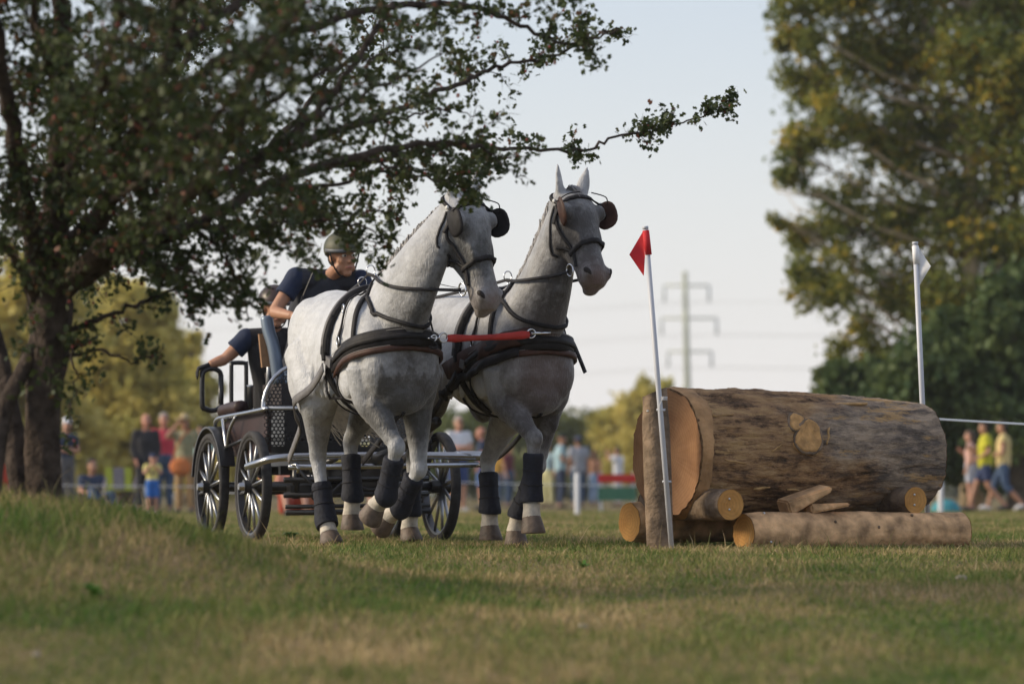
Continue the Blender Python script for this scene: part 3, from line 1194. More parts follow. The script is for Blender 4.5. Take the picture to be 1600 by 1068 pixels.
for (px, py, w, h, an) in [(1263, 684, .085, .095, .2), (1244, 661, .055, .05, -.3)]:
    p, nn = on_log(px, py)
    uu = nn.cross(Vector((0, 0, 1))).normalized()
    vv = nn.cross(uu).normalized()
    V = []
    for f, hgt in ((1.25, -.012), (1.08, .014), (.97, .016), (.5, .008)):
        for j in range(22):
            a = 2 * math.pi * j / 22
            q = 1 + .13 * math.sin(2 * a + an) + .10 * math.sin(3 * a + an * 4) + .05 * math.sin(7 * a + an)
            V.append(p + uu * math.cos(a) * w * f * q + vv * math.sin(a) * h * f * q + nn * hgt)
    F = []
    for i in range(3):
        for j in range(22):
            q = (j + 1) % 22
            F.append((i * 22 + j, i * 22 + q, (i + 1) * 22 + q, (i + 1) * 22 + j))
    F.append(tuple(range(66, 88)))
    new_obj('knot', mesh_from('knot', V, F), knot_m, bl)
    ring = []
    for j in range(26):
        a = 2 * math.pi * j / 26
        q = 1.16 + .10 * math.sin(2 * a + an) + .08 * math.sin(3 * a + an * 4) + random.uniform(-.05, .05)
        ring.append(p + uu * math.cos(a) * w * q + vv * math.sin(a) * h * q)
    MB().add(tube(ring, .011, 7, True)).build('knot_collar', wood_gr, bl)
# loose strips of bark and splinters
strip_m = mat('bark_splinter', (.40, .25, .11), .9, var=.4, scale=20)
for (px, py, L, w, an) in [(1294, 682, .12, .009, 1.25), (1150, 722, .17, .007, -.15), (1215, 700, .10, .006, .5), (1330, 632, .26, .012, .06), (1190, 762, .12, .012, .15), (1120, 650, .16, .007, .1), (1240, 765, .10, .010, -.1)]:
    p, nn = on_log(px, py)
    uu = Vector((1, 0, 0))
    vv = nn.cross(uu).normalized()
    dr = uu * math.cos(an) + vv * math.sin(an)
    sd = nn.cross(dr).normalized()
    V = []
    for i in range(7):
        t = i / 6 - .5
        ww = w * (.25 + .75 * math.sin(math.pi * (i + .5) / 7)) * random.uniform(.7, 1.2)
        c = p + dr * L * t + nn * (-.006) + sd * random.uniform(-.004, .004)
        V += [c - sd * ww, c + sd * ww, c + sd * ww * .7 + nn * .012, c - sd * ww * .7 + nn * .012]
    F = []
    for i in range(6):
        for k in range(4):
            l = (k + 1) % 4
            F.append((i * 4 + k, i * 4 + l, i * 4 + 4 + l, i * 4 + 4 + k))
    F += [(3, 2, 1, 0), (24, 25, 26, 27)]
    new_obj('bark_strip', mesh_from('bark_strip', V, F), strip_m, bl)

fl, fax, fL = make_log('support_log', 'peeled front support log lying in the grass under the big log', W(1163, 832, 23.75) + Vector((0, 0, 0)), W(1500, 829, 24.65), .125, .118, .004, wood_m, end_or, .03, 64, 70, .10, 5, 'logs under the big log', flake=.003)
for (s, a) in [(.12, 1.9), (.12, 3.6), (.62, 2.6), (.95, 2.9), (1.25, 2.2)]:
    c = Vector((s, math.cos(a) * .127, math.sin(a) * .127))
    MB().add(ell(c, .010, .010, .010, None, 8, 6)).build('nail' if s < .2 else 'knot', nail_m if s < .2 else wood_gr, fl)
make_log('support_log', 'rear support log sticking out left behind the wooden post', W(984, 815, 24.35), W(984, 815, 24.35) + fax * 1.9, .135, .12, .0, wood_m, end_or, .035, 64, 70, .10, 9, 'logs under the big log', flake=.003)
pv = Vector((-fax.y, fax.x, 0))
for px, py, d, lab, rr in [(1141, 788, 23.60, 'short dark log chock with orange sawn end under the left of the big log', .098), (1430, 781, 24.42, 'short log chock with orange sawn end under the right end of the big log', .088)]:
    A = W(px, py, d)
    t, ax_, L_ = make_log('log_chock', lab, A, A + pv * .95 + fax * .05, rr, rr, 0, wood_gr, end_or, .03, 32, 16, .04, 3)
    for q in (-.03, .035):
        MB().add(ell((-.006, .01, q), .006, .008, .008, None, 8, 6)).build('nail', nail_m, t)
for px, py, d, sx, sy, sz, rot, lab in [(1258, 777, 24.02, .34, .14, .10, (0.1, -.38, .45), 'split wooden wedge jammed under the middle of the big log'),
                                        (1292, 791, 24.06, .28, .12, .06, (0.0, -.1, .4), 'flat wooden wedge lying on the front support log')]:
    bm = bmesh.new()
    bmesh.ops.create_cube(bm, size=1)
    for v in bm.verts:
        v.co.x *= sx
        v.co.y *= sy
        v.co.z *= sz * (1.0 if v.co.x < 0 else .35)
    bmesh.ops.bevel(bm, geom=bm.edges[:], offset=.012, segments=2, affect='EDGES')
    me = bpy.data.meshes.new('wood_wedge')
    bm.to_mesh(me)
    bm.free()
    o = new_obj('wood_wedge', me, wood_m)
    o.location = W(px, py, d)
    o.rotation_euler = rot
    tag(o, lab, 'wedge')

# post in front of the sawn end
pa = W(1032, 868, 23.62)
pb = W(1023, 612, 23.62)
P = [pa.lerp(pb, i / 10) for i in range(11)]
V, F = [], []
for i, p in enumerate(P):
    for j in range(16):
        a = 2 * math.pi * j / 16
        r = .078 * (1 + .06 * math.sin(2 * a + 1) + .05 * math.sin(4 * a + i * .3)) * (.92 + .08 * (i < 9))
        V.append(p + Vector((math.cos(a) * r * 1.0, math.sin(a) * r, .03 * math.cos(a) if i == 10 else 0)))
for i in range(10):
    for j in range(16):
        q = (j + 1) % 16
        F.append((i * 16 + j, i * 16 + q, i * 16 + 16 + q, i * 16 + 16 + j))
F.append(tuple(range(160, 176)))
post = thing('wooden_post', 'dark rough wooden post standing against the sawn end of the big log', 'post', (pa.x, pa.y, 0))
V = [v - Vector((pa.x, pa.y, 0)) for v in V]
MB().add((V, F)).build('stake', wood_gr, post, sharp=50)
MB().add(ell(W(1012, 642, 23.54) - Vector(post.location), .008, .008, .008, None, 8, 6)).build('nail', nail_m, post)

# flag poles
pole_m = mat('grey_plastic_pole', (.50, .52, .58), .45, var=.08, scale=4)
red_m = mat('red_flag_cloth', (.55, .02, .03), .75, var=.15, scale=9)
white_m = mat('white_flag_cloth', (.75, .76, .78), .75)


def flag_pole(label, top, bot, r, clothm, flag):
    t = thing('flag_pole', label, 'flag pole', (bot.x, bot.y, 0))
    O = Vector(t.location)
    MB().add(tube([bot - O, (bot - O).lerp(top - O, .5), top - O], r, 14)).build('pole', pole_m, t)
    MB().add(tube([top - O - (top - bot).normalized() * .004, top - O + (top - bot).normalized() * .014], r * 1.15, 14)).build('cap', pole_m, t)
    ax = (top - bot).normalized()
    cl = MB()
    cl.add(tube([W(*flag['sleeve'][0]) - O, W(*flag['sleeve'][1]) - O], r * 1.28, 16))
    pts = [W(*p) - O for p in flag['pts']]
    # cloth as a subdivided, slightly waved, thin sheet
    n_ = 9
    V, F = [], []
    for s in (1, -1):
        for i in range(n_):
            u_ = i / (n_ - 1)
            a, c = pts[0].lerp(pts[3], u_), pts[1].lerp(pts[2], u_)
            for j in range(n_):
                v_ = j / (n_ - 1)
                p = a.lerp(c, v_)
                V.append(p + Vector((0, .0015 * s + .018 * math.sin(u_ * 5 + v_ * 2) * u_, 0)))
    for s in range(2):
        for i in range(n_ - 1):
            for j in range(n_ - 1):
                o_ = s * n_ * n_
                f = (o_ + i * n_ + j, o_ + i * n_ + j + 1, o_ + (i + 1) * n_ + j + 1, o_ + (i + 1) * n_ + j)
                F.append(f if s == 0 else tuple(reversed(f)))
    cl.add((V, F))
    cl.build('flag', clothm, t)
    return t, O, ax


fp, fO, fax2 = flag_pole('grey pole with a red flag leaning beside the log jump', W(1008.5, 357, 23.45), W(1050, 864, 23.45), .0165, red_m,
                         {'sleeve': [(1009, 360, 23.45), (1013.2, 398, 23.45)], 'pts': [(1006, 359, 23.45), (1008, 398, 23.45), (1006, 431, 23.47), (983, 398, 23.47)]})
cord_m = mat('white_cord', (.6, .6, .62), .7)
tie = MB()
c = W(1037, 622, 23.45)
for k in range(3):
    tie.add(tube([c + Vector((math.cos(a) * .021, math.sin(a) * .021, -.008 + .008 * k)) - fO for a in np.linspace(0, 2 * math.pi, 15)[:-1]], .003, 5, True))
tie.add(tube(smooth_path([W(1036, 622, 23.42) - fO, W(1031, 632, 23.41) - fO, W(1031, 640, 23.41) - fO, W(1038, 641, 23.42) - fO]), .0025, 5))
tie.build('cord_tie', cord_m, fp)
for py in (640, 752):
    xx_ = 1008.5 + (py - 357) / 507 * 41.5
    MB().add(tube([W(xx_ - 6, py, 23.45) - fO, W(xx_ + 8, py, 23.45) - fO], .007, 8)).build('screw', pole_m, fp)
flag_pole('grey pole with a white flag behind the right end of the log', W(1430, 381, 25.6), W(1451, 846, 25.6), .0175, white_m,
          {'sleeve': [(1430.2, 384, 25.6), (1432, 412, 25.6)], 'pts': [(1433, 382, 25.6), (1436, 411, 25.6), (1437, 446, 25.6), (1454, 416, 25.58)]})
# tape from the white pole to the right
tape_m = mat('white_tape', (.72, .74, .76), .6)
P = [W(1443, 653, 25.7), W(1500, 656.5, 25.9), W(1560, 660, 26.1), W(1640, 664, 26.4), W(1760, 668, 26.8)]
pts = smooth_path(P, 5)
o = MB().add(ribbon(pts, [Vector((0, -1, .1))] * len(pts), .016, .002)).build('barrier_tape', tape_m)
tag(o, 'thin white barrier tape stretched right from the white flag pole', 'tape')
# stones in the grass
st_m = mat('pale_stone', (.30, .26, .21), .9, var=.25, scale=30)
for px, py, s, lab in [(911, 984, .022, 'small pale stone lying in the turf in the foreground'), (1502, 908, .03, 'flat pale earth clod in the grass right of the logs'), (57, 1028, .018, 'tiny pale stone at the lower left')]:
    x, d, z = ground_hit(px, py)
    o = MB().add(ell((0, 0, s * .35), s, s * .8, s * .5, None, 10, 7)).build('stone', st_m)
    for v in o.data.vertices:
        v.co *= 1 + random.uniform(-.1, .1)
    o.location = (x, d, z + .006)
    tag(o, lab, 'stone')

# ================================================================== air
hz = bpy.data.materials.new('evening_haze')
hz.use_nodes = True
n = hz.node_tree
n.nodes.remove(n.nodes['Principled BSDF'])
pv_ = n.nodes.new('ShaderNodeVolumePrincipled')
pv_.inputs['Color'].default_value = (.93, .95, 1.0, 1)
pv_.inputs['Density'].default_value = .00028
pv_.inputs['Anisotropy'].default_value = .25
n.links.new(pv_.outputs[0], n.nodes['Material Output'].inputs['Volume'])
XR, YR = float(max(abs(gx[0]), gx[-1])) + 20, (float(gy[0]) - 20, float(gy[-1]) + 20)
o = MB().add(box((0, (YR[0] + YR[1]) / 2, 14.0), 2 * XR, YR[1] - YR[0], 31.0)).build('haze', hz, smooth=False)
tag(o, 'thin pale evening haze hanging over the whole field', 'haze', kind='stuff')
# ================================================================== horses
def coat_mat(name, light, dark, brown, seed):
    m = bpy.data.materials.new(name)
    m.use_nodes = True
    n = m.node_tree
    b = n.nodes['Principled BSDF']
    b.inputs['Roughness'].default_value = .46
    b.inputs['Specular IOR Level'].default_value = .3
    b.inputs['Sheen Weight'].default_value = .3
    tc = n.nodes.new('ShaderNodeTexCoord')
    a = n.nodes.new('ShaderNodeAttribute')
    a.attribute_name = 'dark'
    a2 = n.nodes.new('ShaderNodeAttribute')
    a2.attribute_name = 'pink'
    no = n.nodes.new('ShaderNodeTexNoise')
    no.inputs['Scale'].default_value = 9
    no.inputs['Detail'].default_value = 9
    no.inputs['Roughness'].default_value = .62
    no.noise_dimensions = '4D'
    no.inputs['W'].default_value = seed
    n.links.new(tc.outputs['Object'], no.inputs['Vector'])
    ad = n.nodes.new('ShaderNodeMath')
    ad.operation = 'MULTIPLY_ADD'
    ad.inputs[1].default_value = .95
    n.links.new(no.outputs['Fac'], ad.inputs[0])
    sb = n.nodes.new('ShaderNodeMath')
    sb.operation = 'ADD'
    sb.inputs[1].default_value = -.44
    n.links.new(a.outputs['Fac'], sb.inputs[0])
    n.links.new(sb.outputs[0], ad.inputs[2])
    dp = n.nodes.new('ShaderNodeTexNoise')
    dp.inputs['Scale'].default_value = 34
    dp.inputs['Detail'].default_value = 6
    dp.inputs['Roughness'].default_value = .7
    n.links.new(tc.outputs['Object'], dp.inputs['Vector'])
    dm = n.nodes.new('ShaderNodeMath')
    dm.operation = 'MULTIPLY_ADD'
    dm.inputs[1].default_value = .55
    n.links.new(dp.outputs['Fac'], dm.inputs[0])
    n.links.new(ad.outputs[0], dm.inputs[2])
    d3 = n.nodes.new('ShaderNodeMath')
    d3.operation = 'ADD'
    d3.inputs[1].default_value = -.31
    n.links.new(dm.outputs[0], d3.inputs[0])
    ad = d3
    rp = n.nodes.new('ShaderNodeValToRGB')
    rp.color_ramp.elements[0].position = .0
    rp.color_ramp.elements[0].color = (*light, 1)
    rp.color_ramp.elements[1].position = 1.0
    rp.color_ramp.elements[1].color = (*dark, 1)
    n.links.new(ad.outputs[0], rp.inputs['Fac'])
    mx = n.nodes.new('ShaderNodeMixRGB')
    mx.inputs[2].default_value = (*brown, 1)
    n.links.new(a2.outputs['Fac'], mx.inputs[0])
    n.links.new(rp.outputs['Color'], mx.inputs[1])
    n.links.new(mx.outputs['Color'], b.inputs['Base Color'])
    # short hair relief, stretched down the coat
    mp = n.nodes.new('ShaderNodeMapping')
    mp.inputs['Scale'].default_value = (1, 1, .25)
    n.links.new(tc.outputs['Object'], mp.inputs['Vector'])
    h = n.nodes.new('ShaderNodeTexNoise')
    h.inputs['Scale'].default_value = 120
    h.inputs['Detail'].default_value = 3
    n.links.new(mp.outputs['Vector'], h.inputs['Vector'])
    bp = n.nodes.new('ShaderNodeBump')
    bp.inputs['Strength'].default_value = .5
    bp.inputs['Distance'].default_value = .012
    n.links.new(h.outputs['Fac'], bp.inputs['Height'])
    h2 = n.nodes.new('ShaderNodeTexNoise')
    h2.inputs['Scale'].default_value = 11
    h2.inputs['Detail'].default_value = 5
    n.links.new(tc.outputs['Object'], h2.inputs['Vector'])
    bp2 = n.nodes.new('ShaderNodeBump')
    bp2.inputs['Strength'].default_value = .45
    bp2.inputs['Distance'].default_value = .035
    n.links.new(h2.outputs['Fac'], bp2.inputs['Height'])
    n.links.new(bp.outputs['Normal'], bp2.inputs['Normal'])
    n.links.new(bp2.outputs['Normal'], b.inputs['Normal'])
    return m


leather = mat('black_leather', (.018, .017, .019), .62, var=.35, scale=25, spec=.2)
brown_l = mat('brown_leather', (.055, .026, .019), .58, var=.3, scale=20, spec=.25)
grey_l = mat('dusty_grey_leather', (.13, .125, .13), .6, var=.25, scale=15)
wrap_m = mat('navy_leg_wrap', (.010, .012, .022), .8, var=.3, scale=30, bump=.3, bscale=50)
hoof_m = mat('hoof_horn', (.115, .085, .066), .6, var=.4, scale=20, bump=.2, bscale=40)
sock_m = mat('white_pastern_hair', (.50, .46, .40), .8, var=.2, scale=25, bump=.3, bscale=90)
hair_m = mat('cream_horse_hair', (.50, .45, .37), .6, var=.25, scale=30)
mane_m = mat('grey_horse_mane', (.32, .31, .31), .6, var=.3, scale=30)
eye_m = mat('dark_eye', (.006, .005, .005), .12, spec=.7)
nost_m = mat('nostril_dark', (.014, .010, .010), .7)
steel = mat('polished_steel', (.62, .63, .66), .22, 1.0)
coupl_m = mat('red_coupling_webbing', (.42, .035, .028), .7, var=.2, scale=12)


def make_horse(label, loc, yaw, H, coat):
    """H: joint positions in the horse's own axes (x forward, y left, z up)"""
    t = thing('horse', label, 'horse', loc, yaw, 'pair of grey driving horses')
    S = []
    Y = Vector((0, 1, 0))
    Z = Vector((0, 0, 1))
    X = Vector((1, 0, 0))
    # ---- trunk: deep chest narrowing to the flank, rounded croup
    secs = [(-.80, 1.27, .09, .13), (-.76, 1.29, .18, .22), (-.66, 1.31, .255, .31), (-.50, 1.325, .30, .345), (-.34, 1.31, .30, .345), (-.16, 1.26, .295, .365),
            (.04, 1.235, .31, .385), (.22, 1.23, .305, .40), (.38, 1.245, .275, .415), (.52, 1.235, .262, .40), (.64, 1.20, .262, .345), (.74, 1.175, .25, .27), (.81, 1.16, .20, .19), (.845, 1.15, .12, .11)]
    S.append(loft([((x, 0, z), Y * w, Z * h) for x, z, w, h in secs], 28))
    for s in (-1, 1):
        # croup and thigh masses, shoulder, breast muscle
        S.append(ell((-.52, .16 * s, 1.36), .28, .145, .26))
        S.append(ell((-.46, .185 * s, 1.10), .20, .115, .30))
        S.append(ell((.50, .185 * s, 1.26), .18, .095, .34, Matrix.Rotation(R(-20), 3, 'Y')))
        S.append(ell((.72, .10 * s, 1.10), .125, .155, .20))
        S.append(ell((.60, .165 * s, 1.02), .14, .115, .19))
        S.append(ell((.585, .225 * s, 1.16), .085, .075, .20, Matrix.Rotation(R(-28), 3, 'Y')))
        S.append(ell((.43, .235 * s, 1.06), .12, .06, .13))
        S.append(ell((-.33, .235 * s, 1.22), .12, .06, .22, Matrix.Rotation(R(25), 3, 'Y')))
        S.append(ell((-.62, .20 * s, 1.12), .13, .09, .22))
        for q in range(5):
            S.append(ell((.20 - .085 * q, .262 * s, 1.12), .020, .045, .19, Matrix.Rotation(R(14), 3, 'Y')))
    S.append(ell((.70, 0, .97), .14, .19, .15))
    S.append(ell((.74, 0, 1.10), .115, .16, .20))
    S.append(ell((.44, 0, 1.60), .20, .07, .09))
    # ---- neck
    nk = H['neck']       # list of (pos, half-depth, half-width)
    P, T, U = frames([q[0] for q in nk])
    rings = []
    for (p, hd, hw), tt in zip(nk, T):
        side = Vector((-tt.y, tt.x, 0)) if Vector((tt.x, tt.y, 0)).length > .25 else Y
        side = (Y - tt * Y.dot(tt)).normalized()
        dep = side.cross(tt).normalized()
        rings.append((p, side * hw, dep * hd))
    S.append(loft(rings, 22))
    # ---- head
    po, mu, fw = Vector(H['poll']), Vector(H['muzzle']), Vector(H['face'])
    Dh = (mu - po)
    L = Dh.length
    Dh.normalize()
    Fh = (fw - Dh * fw.dot(Dh)).normalized()
    Sh = Fh.cross(Dh).normalized()

    def hp(s, f, l):
        return po + Dh * (s * L) + Fh * (f * 1.30) + Sh * (l * 1.50)
    hs = [(-.05, .045, .075, .055), (.02, .070, .090, .088), (.12, .098, .100, .112), (.24, .112, .108, .138), (.34, .108, .105, .148), (.45, .098, .088, .138), (.56, .088, .070, .112),
          (.68, .078, .061, .088), (.80, .074, .062, .077), (.90, .070, .068, .072), (.97, .054, .062, .058), (1.02, .03, .042, .036)]
    S.append(loft([(hp(s, fr - hd, 0), Sh * hw * 1.48, Fh * hd * 1.30) for s, fr, hw, hd in hs], 20))
    Rh = Matrix((Fh, Sh, Dh)).transposed()
    for s in (-1, 1):
        S.append(ell(hp(.34, -.085, .058 * s), .13, .060, .135, Rh))          # round jaw cheek
        S.append(ell(hp(.235, .062, .088 * s), .042, .040, .056, Rh))          # brow over the eye
        S.append(ell(hp(.45, .055, .052 * s), .022, .020, .12, Rh))            # facial crest
        S.append(ell(hp(.90, .035, .050 * s), .040, .030, .046, Rh))           # nostril wing
        # ear
        e0 = hp(.0, .01, .052 * s)
        up = (Z * .93 + Fh * .12 + Sh * (.20 * s)).normalized()
        inn = (Fh * .8 - Sh * .45 * s).normalized()
        sd = up.cross(inn).normalized()
        inn = sd.cross(up)
        S.append(loft([(e0 + up * h, sd * a, inn * b_) for h, a, b_ in ((-.04, .036, .034), (.0, .040, .034), (.05, .047, .026), (.10, .043, .020), (.15, .028, .016), (.19, .013, .010), (.205, .006, .006))], 12))
    S.append(ell(hp(1.0, -.045, 0), .050, .056, .036, Rh))                       # lower lip / chin
    S.append(ell(hp(.93, -.02, 0), .072, .074, .060, Rh))
    # ---- legs
    feet = []
    for key, s in (('rf', -1), ('lf', 1)):
        kn, fe, co, toe = [Vector(v) for v in H[key]]
        sh = Vector((.60, .185 * s, 1.13))
        el = Vector((.56, .165 * s, .93)).lerp(Vector((kn.x, .165 * s, .93)), .15)
        S.append(loft_limb([sh, el, el.lerp(kn, .35), el.lerp(kn, .75), kn + (el - kn).normalized() * .05], [.135, .112, .086, .058, .056]))
        S.append(ell(el.lerp(kn, .22) + Vector((.035, .02 * s, 0)), .06, .055, .13))
        S.append(ell(el.lerp(kn, .15) + Vector((-.05, .01 * s, 0)), .055, .05, .12))
        S.append(ell(kn, .062, .058, .072))
        S.append(loft_limb([kn, kn.lerp(fe, .25), kn.lerp(fe, .75), fe], [.052, .040, .037, .045]))
        S.append(ell(fe, .047, .044, .048))
        S.append(loft_limb([fe, fe.lerp(co, .5), co], [.041, .037, .046]))
        feet.append((kn, fe, co, toe))
    for key, s in (('rh', -1), ('lh', 1)):
        st, hk, fe, co, toe = [Vector(v) for v in H[key]]
        hip = Vector((-.46, .17 * s, 1.25))
        S.append(loft_limb([hip, st, st.lerp(hk, .4), st.lerp(hk, .8), hk], [.20, .145, .098, .062, .056]))
        # point of hock behind the joint
        bk = (hk - st).normalized()
        S.append(capsule(hk, hk + Vector((-.055, 0, .035)), .048, .030))
        S.append(capsule(hk + Vector((-.055, 0, .035)), st.lerp(hk, .45) + Vector((-.07, 0, 0)), .024, .034))
        S.append(loft_limb([hk, hk.lerp(fe, .25), hk.lerp(fe, .75), fe], [.056, .044, .039, .046]))
        S.append(ell(fe, .048, .045, .050))
        S.append(loft_limb([fe, fe.lerp(co, .5), co], [.041, .038, .047]))
        feet.append((hk, fe, co, toe))
    me = fuse('body', S, .0115, 7, .5)
    # coat colouring plus painted shade: darker chest, throat, face, forelegs and belly; dusky muzzle
    n_ = len(me.vertices)
    co_ = np.zeros(n_ * 3, np.float32)
    me.vertices.foreach_get('co', co_)
    co_ = co_.reshape(-1, 3)
    dark = np.full(n_, H.get('base', .15))

    def blot(c, r, amt, sc=(1, 1, 1)):
        q = (co_ - np.array(c)) / np.array(sc)
        return amt * np.exp(-(np.linalg.norm(q, axis=1) / r) ** 2)
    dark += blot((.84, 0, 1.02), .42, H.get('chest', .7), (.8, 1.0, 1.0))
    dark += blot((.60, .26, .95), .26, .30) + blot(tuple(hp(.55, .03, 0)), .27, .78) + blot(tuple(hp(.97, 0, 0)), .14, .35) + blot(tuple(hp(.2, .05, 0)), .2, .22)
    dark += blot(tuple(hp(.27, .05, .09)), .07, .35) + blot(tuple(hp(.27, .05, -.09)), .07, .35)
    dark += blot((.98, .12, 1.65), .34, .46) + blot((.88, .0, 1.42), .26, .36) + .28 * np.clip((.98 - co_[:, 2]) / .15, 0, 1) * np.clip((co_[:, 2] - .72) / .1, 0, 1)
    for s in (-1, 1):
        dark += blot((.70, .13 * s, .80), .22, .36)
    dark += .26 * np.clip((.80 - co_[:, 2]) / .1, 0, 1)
    if H.get('wet'):
        yy_, zz_ = co_[:, 1], co_[:, 2]
        edge = 1.085 + .030 * np.sin(yy_ * 31 + 1) + .022 * np.sin(yy_ * 67) + .018 * np.sin(yy_ * 113 + 2)
        wet = np.clip((edge - zz_) / .024, 0, 1) * np.clip((zz_ - .80) / .12, 0, 1) * np.clip((co_[:, 0] - .56) / .10, 0, 1) * np.clip((.24 - np.abs(yy_ - .05)) / .03, 0, 1)
        dark += .62 * wet
    for s in (-1, 1):
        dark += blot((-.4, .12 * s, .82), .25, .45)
    for kn, fe, c_, toe in feet:
        dark -= blot(tuple(kn), .12, .10)
        dark -= blot(tuple(fe), .2, .25)
    pink = np.clip(blot(tuple(hp(.97, .0, 0)), .115, .85) + blot((.85, 0, 1.12), .25, H.get('brown', .0)) + blot(tuple(hp(.93, .05, 0)), .05, .25), 0, .85)
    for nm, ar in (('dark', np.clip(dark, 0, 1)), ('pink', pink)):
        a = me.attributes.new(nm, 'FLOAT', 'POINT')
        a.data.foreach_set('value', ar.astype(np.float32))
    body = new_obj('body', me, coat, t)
    bv = bvh_of(me)
    # ---- eyes, nostrils, hooves, socks, wraps
    for s in (-1, 1):
        MB().add(ell(hp(.262, .060, .106 * s), .027, .019, .030, Rh, 12, 8)).build('eye', eye_m, t)
        MB().add(ell(hp(.905, .046, .056 * s), .024, .017, .034, Rh @ Matrix.Rotation(.5 * s, 3, 'X'), 12, 8)).build('nostril', nost_m, t)
    for kn, fe, c_, toe in feet:
        ax = (toe - c_).normalized()
        fwd = (X - ax * X.dot(ax)).normalized()
        if ax.z > -.35:       # folded foot: toe side faces down
            fwd = (Vector((.3, 0, -1)) - ax * Vector((.3, 0, -1)).dot(ax)).normalized()
        sd = ax.cross(fwd)
        LL = (toe - c_).length
        hm = MB().add(loft([(c_ + ax * LL * f + fwd * k, sd * w, fwd * q) for f, w, q, k in ((-.06, .052, .054, .0), (.10, .060, .062, .003), (.55, .070, .074, .012), (.93, .078, .084, .020), (1.0, .075, .081, .020))], 20))
        hm.build('hoof', hoof_m, t, sharp=50)
        MB().add(loft_limb([fe.lerp(c_, .22), fe.lerp(c_, .6), c_.lerp(toe, .10)], [.054, .053, .060])).build('pastern', sock_m, t)
        # wrap: closed padded sleeve over cannon and fetlock, thicker at the fetlock
        w0 = .40 if c_.z < .10 and kn.x < 0 else .24
        a0, a1 = kn.lerp(fe, w0), fe + (c_ - fe) * (.18 if w0 < .3 else .5)
        wpts = [a0, kn.lerp(fe, w0 + .06), kn.lerp(fe, max(.5, w0 + .14)), kn.lerp(fe, .70), kn.lerp(fe, .86), fe, a1]
        wr = MB().add(loft_limb(wpts, [.060, .067, .062, .063, .069, .077, .074], 18))
        wo = wr.build('leg_wrap', wrap_m, t, sharp=60)
        for f in (.52, .76):
            c = kn.lerp(fe, f)
            dv = (fe - kn).normalized()
            uu = dv.orthogonal().normalized()
            ww = dv.cross(uu)
            rr = .0655 if f < .6 else .068
            MB().add(tube([c + uu * math.cos(q) * rr + ww * math.sin(q) * rr for q in np.linspace(0, 2 * math.pi, 17)[:-1]], .0035, 5, True)).build('wrap_strap', leather, wo)
    # ---- mane: hair strands along the crest
    crest = []
    for (p, hd, hw), tt in zip(nk, T):
        side = (Y - tt * Y.dot(tt)).normalized()
        dep = side.cross(tt).normalized()
        if dep.x > 0:
            dep = -dep
        crest.append(p + dep * hd)
    cp = smooth_path(crest[1:], 14)
    V, F = [], []
    for i in range(1500):
        j = random.uniform(0, len(cp) - 1.01)
        a = cp[int(j)].lerp(cp[int(j) + 1], j % 1)
        q, nn, _, _ = bv.find_nearest(a)
        p0 = q + Vector((0, random.gauss(0, .010), 0))
        LL = random.uniform(.04, .15)
        s = H.get('mane_side', -1)
        p1 = p0 + nn * random.uniform(.015, .05) + Vector((-.015, s * .02, .0))
        p2 = p0 + nn * .012 + Vector((-.03 + random.gauss(0, .012), s * random.uniform(.03, .06), -LL))
        w = Vector((.0035, .002, .002))
        o_ = len(V)
        V += [p0 - w, p0 + w, p1 + w, p1 - w, p2]
        F += [(o_, o_ + 1, o_ + 2, o_ + 3), (o_ + 3, o_ + 2, o_ + 4)]
    new_obj('mane', mesh_from('mane', V, F), mane_m, t)['kind'] = 'stuff'
    V, F = [], []
    for i in range(60):    # forelock
        p0 = hp(-.02, .03, random.gauss(0, .018))
        p1 = p0 + Z * random.uniform(.01, .035) + Fh * .03
        p2 = hp(random.uniform(.06, .15), .115, random.gauss(0, .028))
        w = Sh * .003
        o_ = len(V)
        V += [p0 - w, p0 + w, p1 + w, p1 - w, p2]
        F += [(o_, o_ + 1, o_ + 2, o_ + 3), (o_ + 3, o_ + 2, o_ + 4)]
    new_obj('forelock', mesh_from('forelock', V, F), mane_m, t)['kind'] = 'stuff'
    # ---- tail: dock + strands, carried and blown to the side
    V, F = [], []
    dk = Vector((-.79, 0, 1.42))
    tl = H['tail']
    for i in range(850):
        sp = random.gauss(0, 1), random.gauss(0, 1)
        pts = [dk + Vector((0, sp[0] * .018, sp[1] * .012))]
        for k, c in enumerate(tl):
            f = .022 + .016 * k
            pts.append(Vector(c) + Vector((sp[0] * f * .6, sp[0] * f, sp[1] * f)) + Vector((random.gauss(0, .012),) * 3))
        cut = random.uniform(.75, 1)
        pts = smooth_path(pts, 3)
        pts = pts[:max(4, int(len(pts) * cut))]
        o_ = len(V)
        for p in pts:
            V += [p - Vector((0, .0035, .0015)), p + Vector((0, .0035, .0015))]
        for k in range(len(pts) - 1):
            F.append((o_ + 2 * k, o_ + 2 * k + 1, o_ + 2 * k + 3, o_ + 2 * k + 2))
    new_obj('tail', mesh_from('tail', V, F), hair_m, t)['kind'] = 'stuff'
    return t, bv, hp, Fh, Sh, Dh, Rh


def loft_limb(pts, rad, n=16):
    pts = [Vector(p) for p in pts]
    P = smooth_path(pts, 4)
    rr = []
    for i in range(len(pts) - 1):
        for k in range(4):
            rr.append(rad[i] + (rad[i + 1] - rad[i]) * k / 4)
    rr.append(rad[-1])
    return tube(P, rr, n)


def ring_pts(bv, x, zc=1.22, n=40, tilt=0.0):
    """girth line round the barrel at x"""
    out = []
    for i in range(n):
        a = 2 * math.pi * i / n
        d = Vector((tilt * math.sin(a), math.cos(a), math.sin(a))).normalized()
        q, nn, _, _ = bv.ray_cast(Vector((x, 0, zc)), d)
        if q is None:
            q = Vector((x, 0, zc)) + d * .3
        out.append(q)
    return out


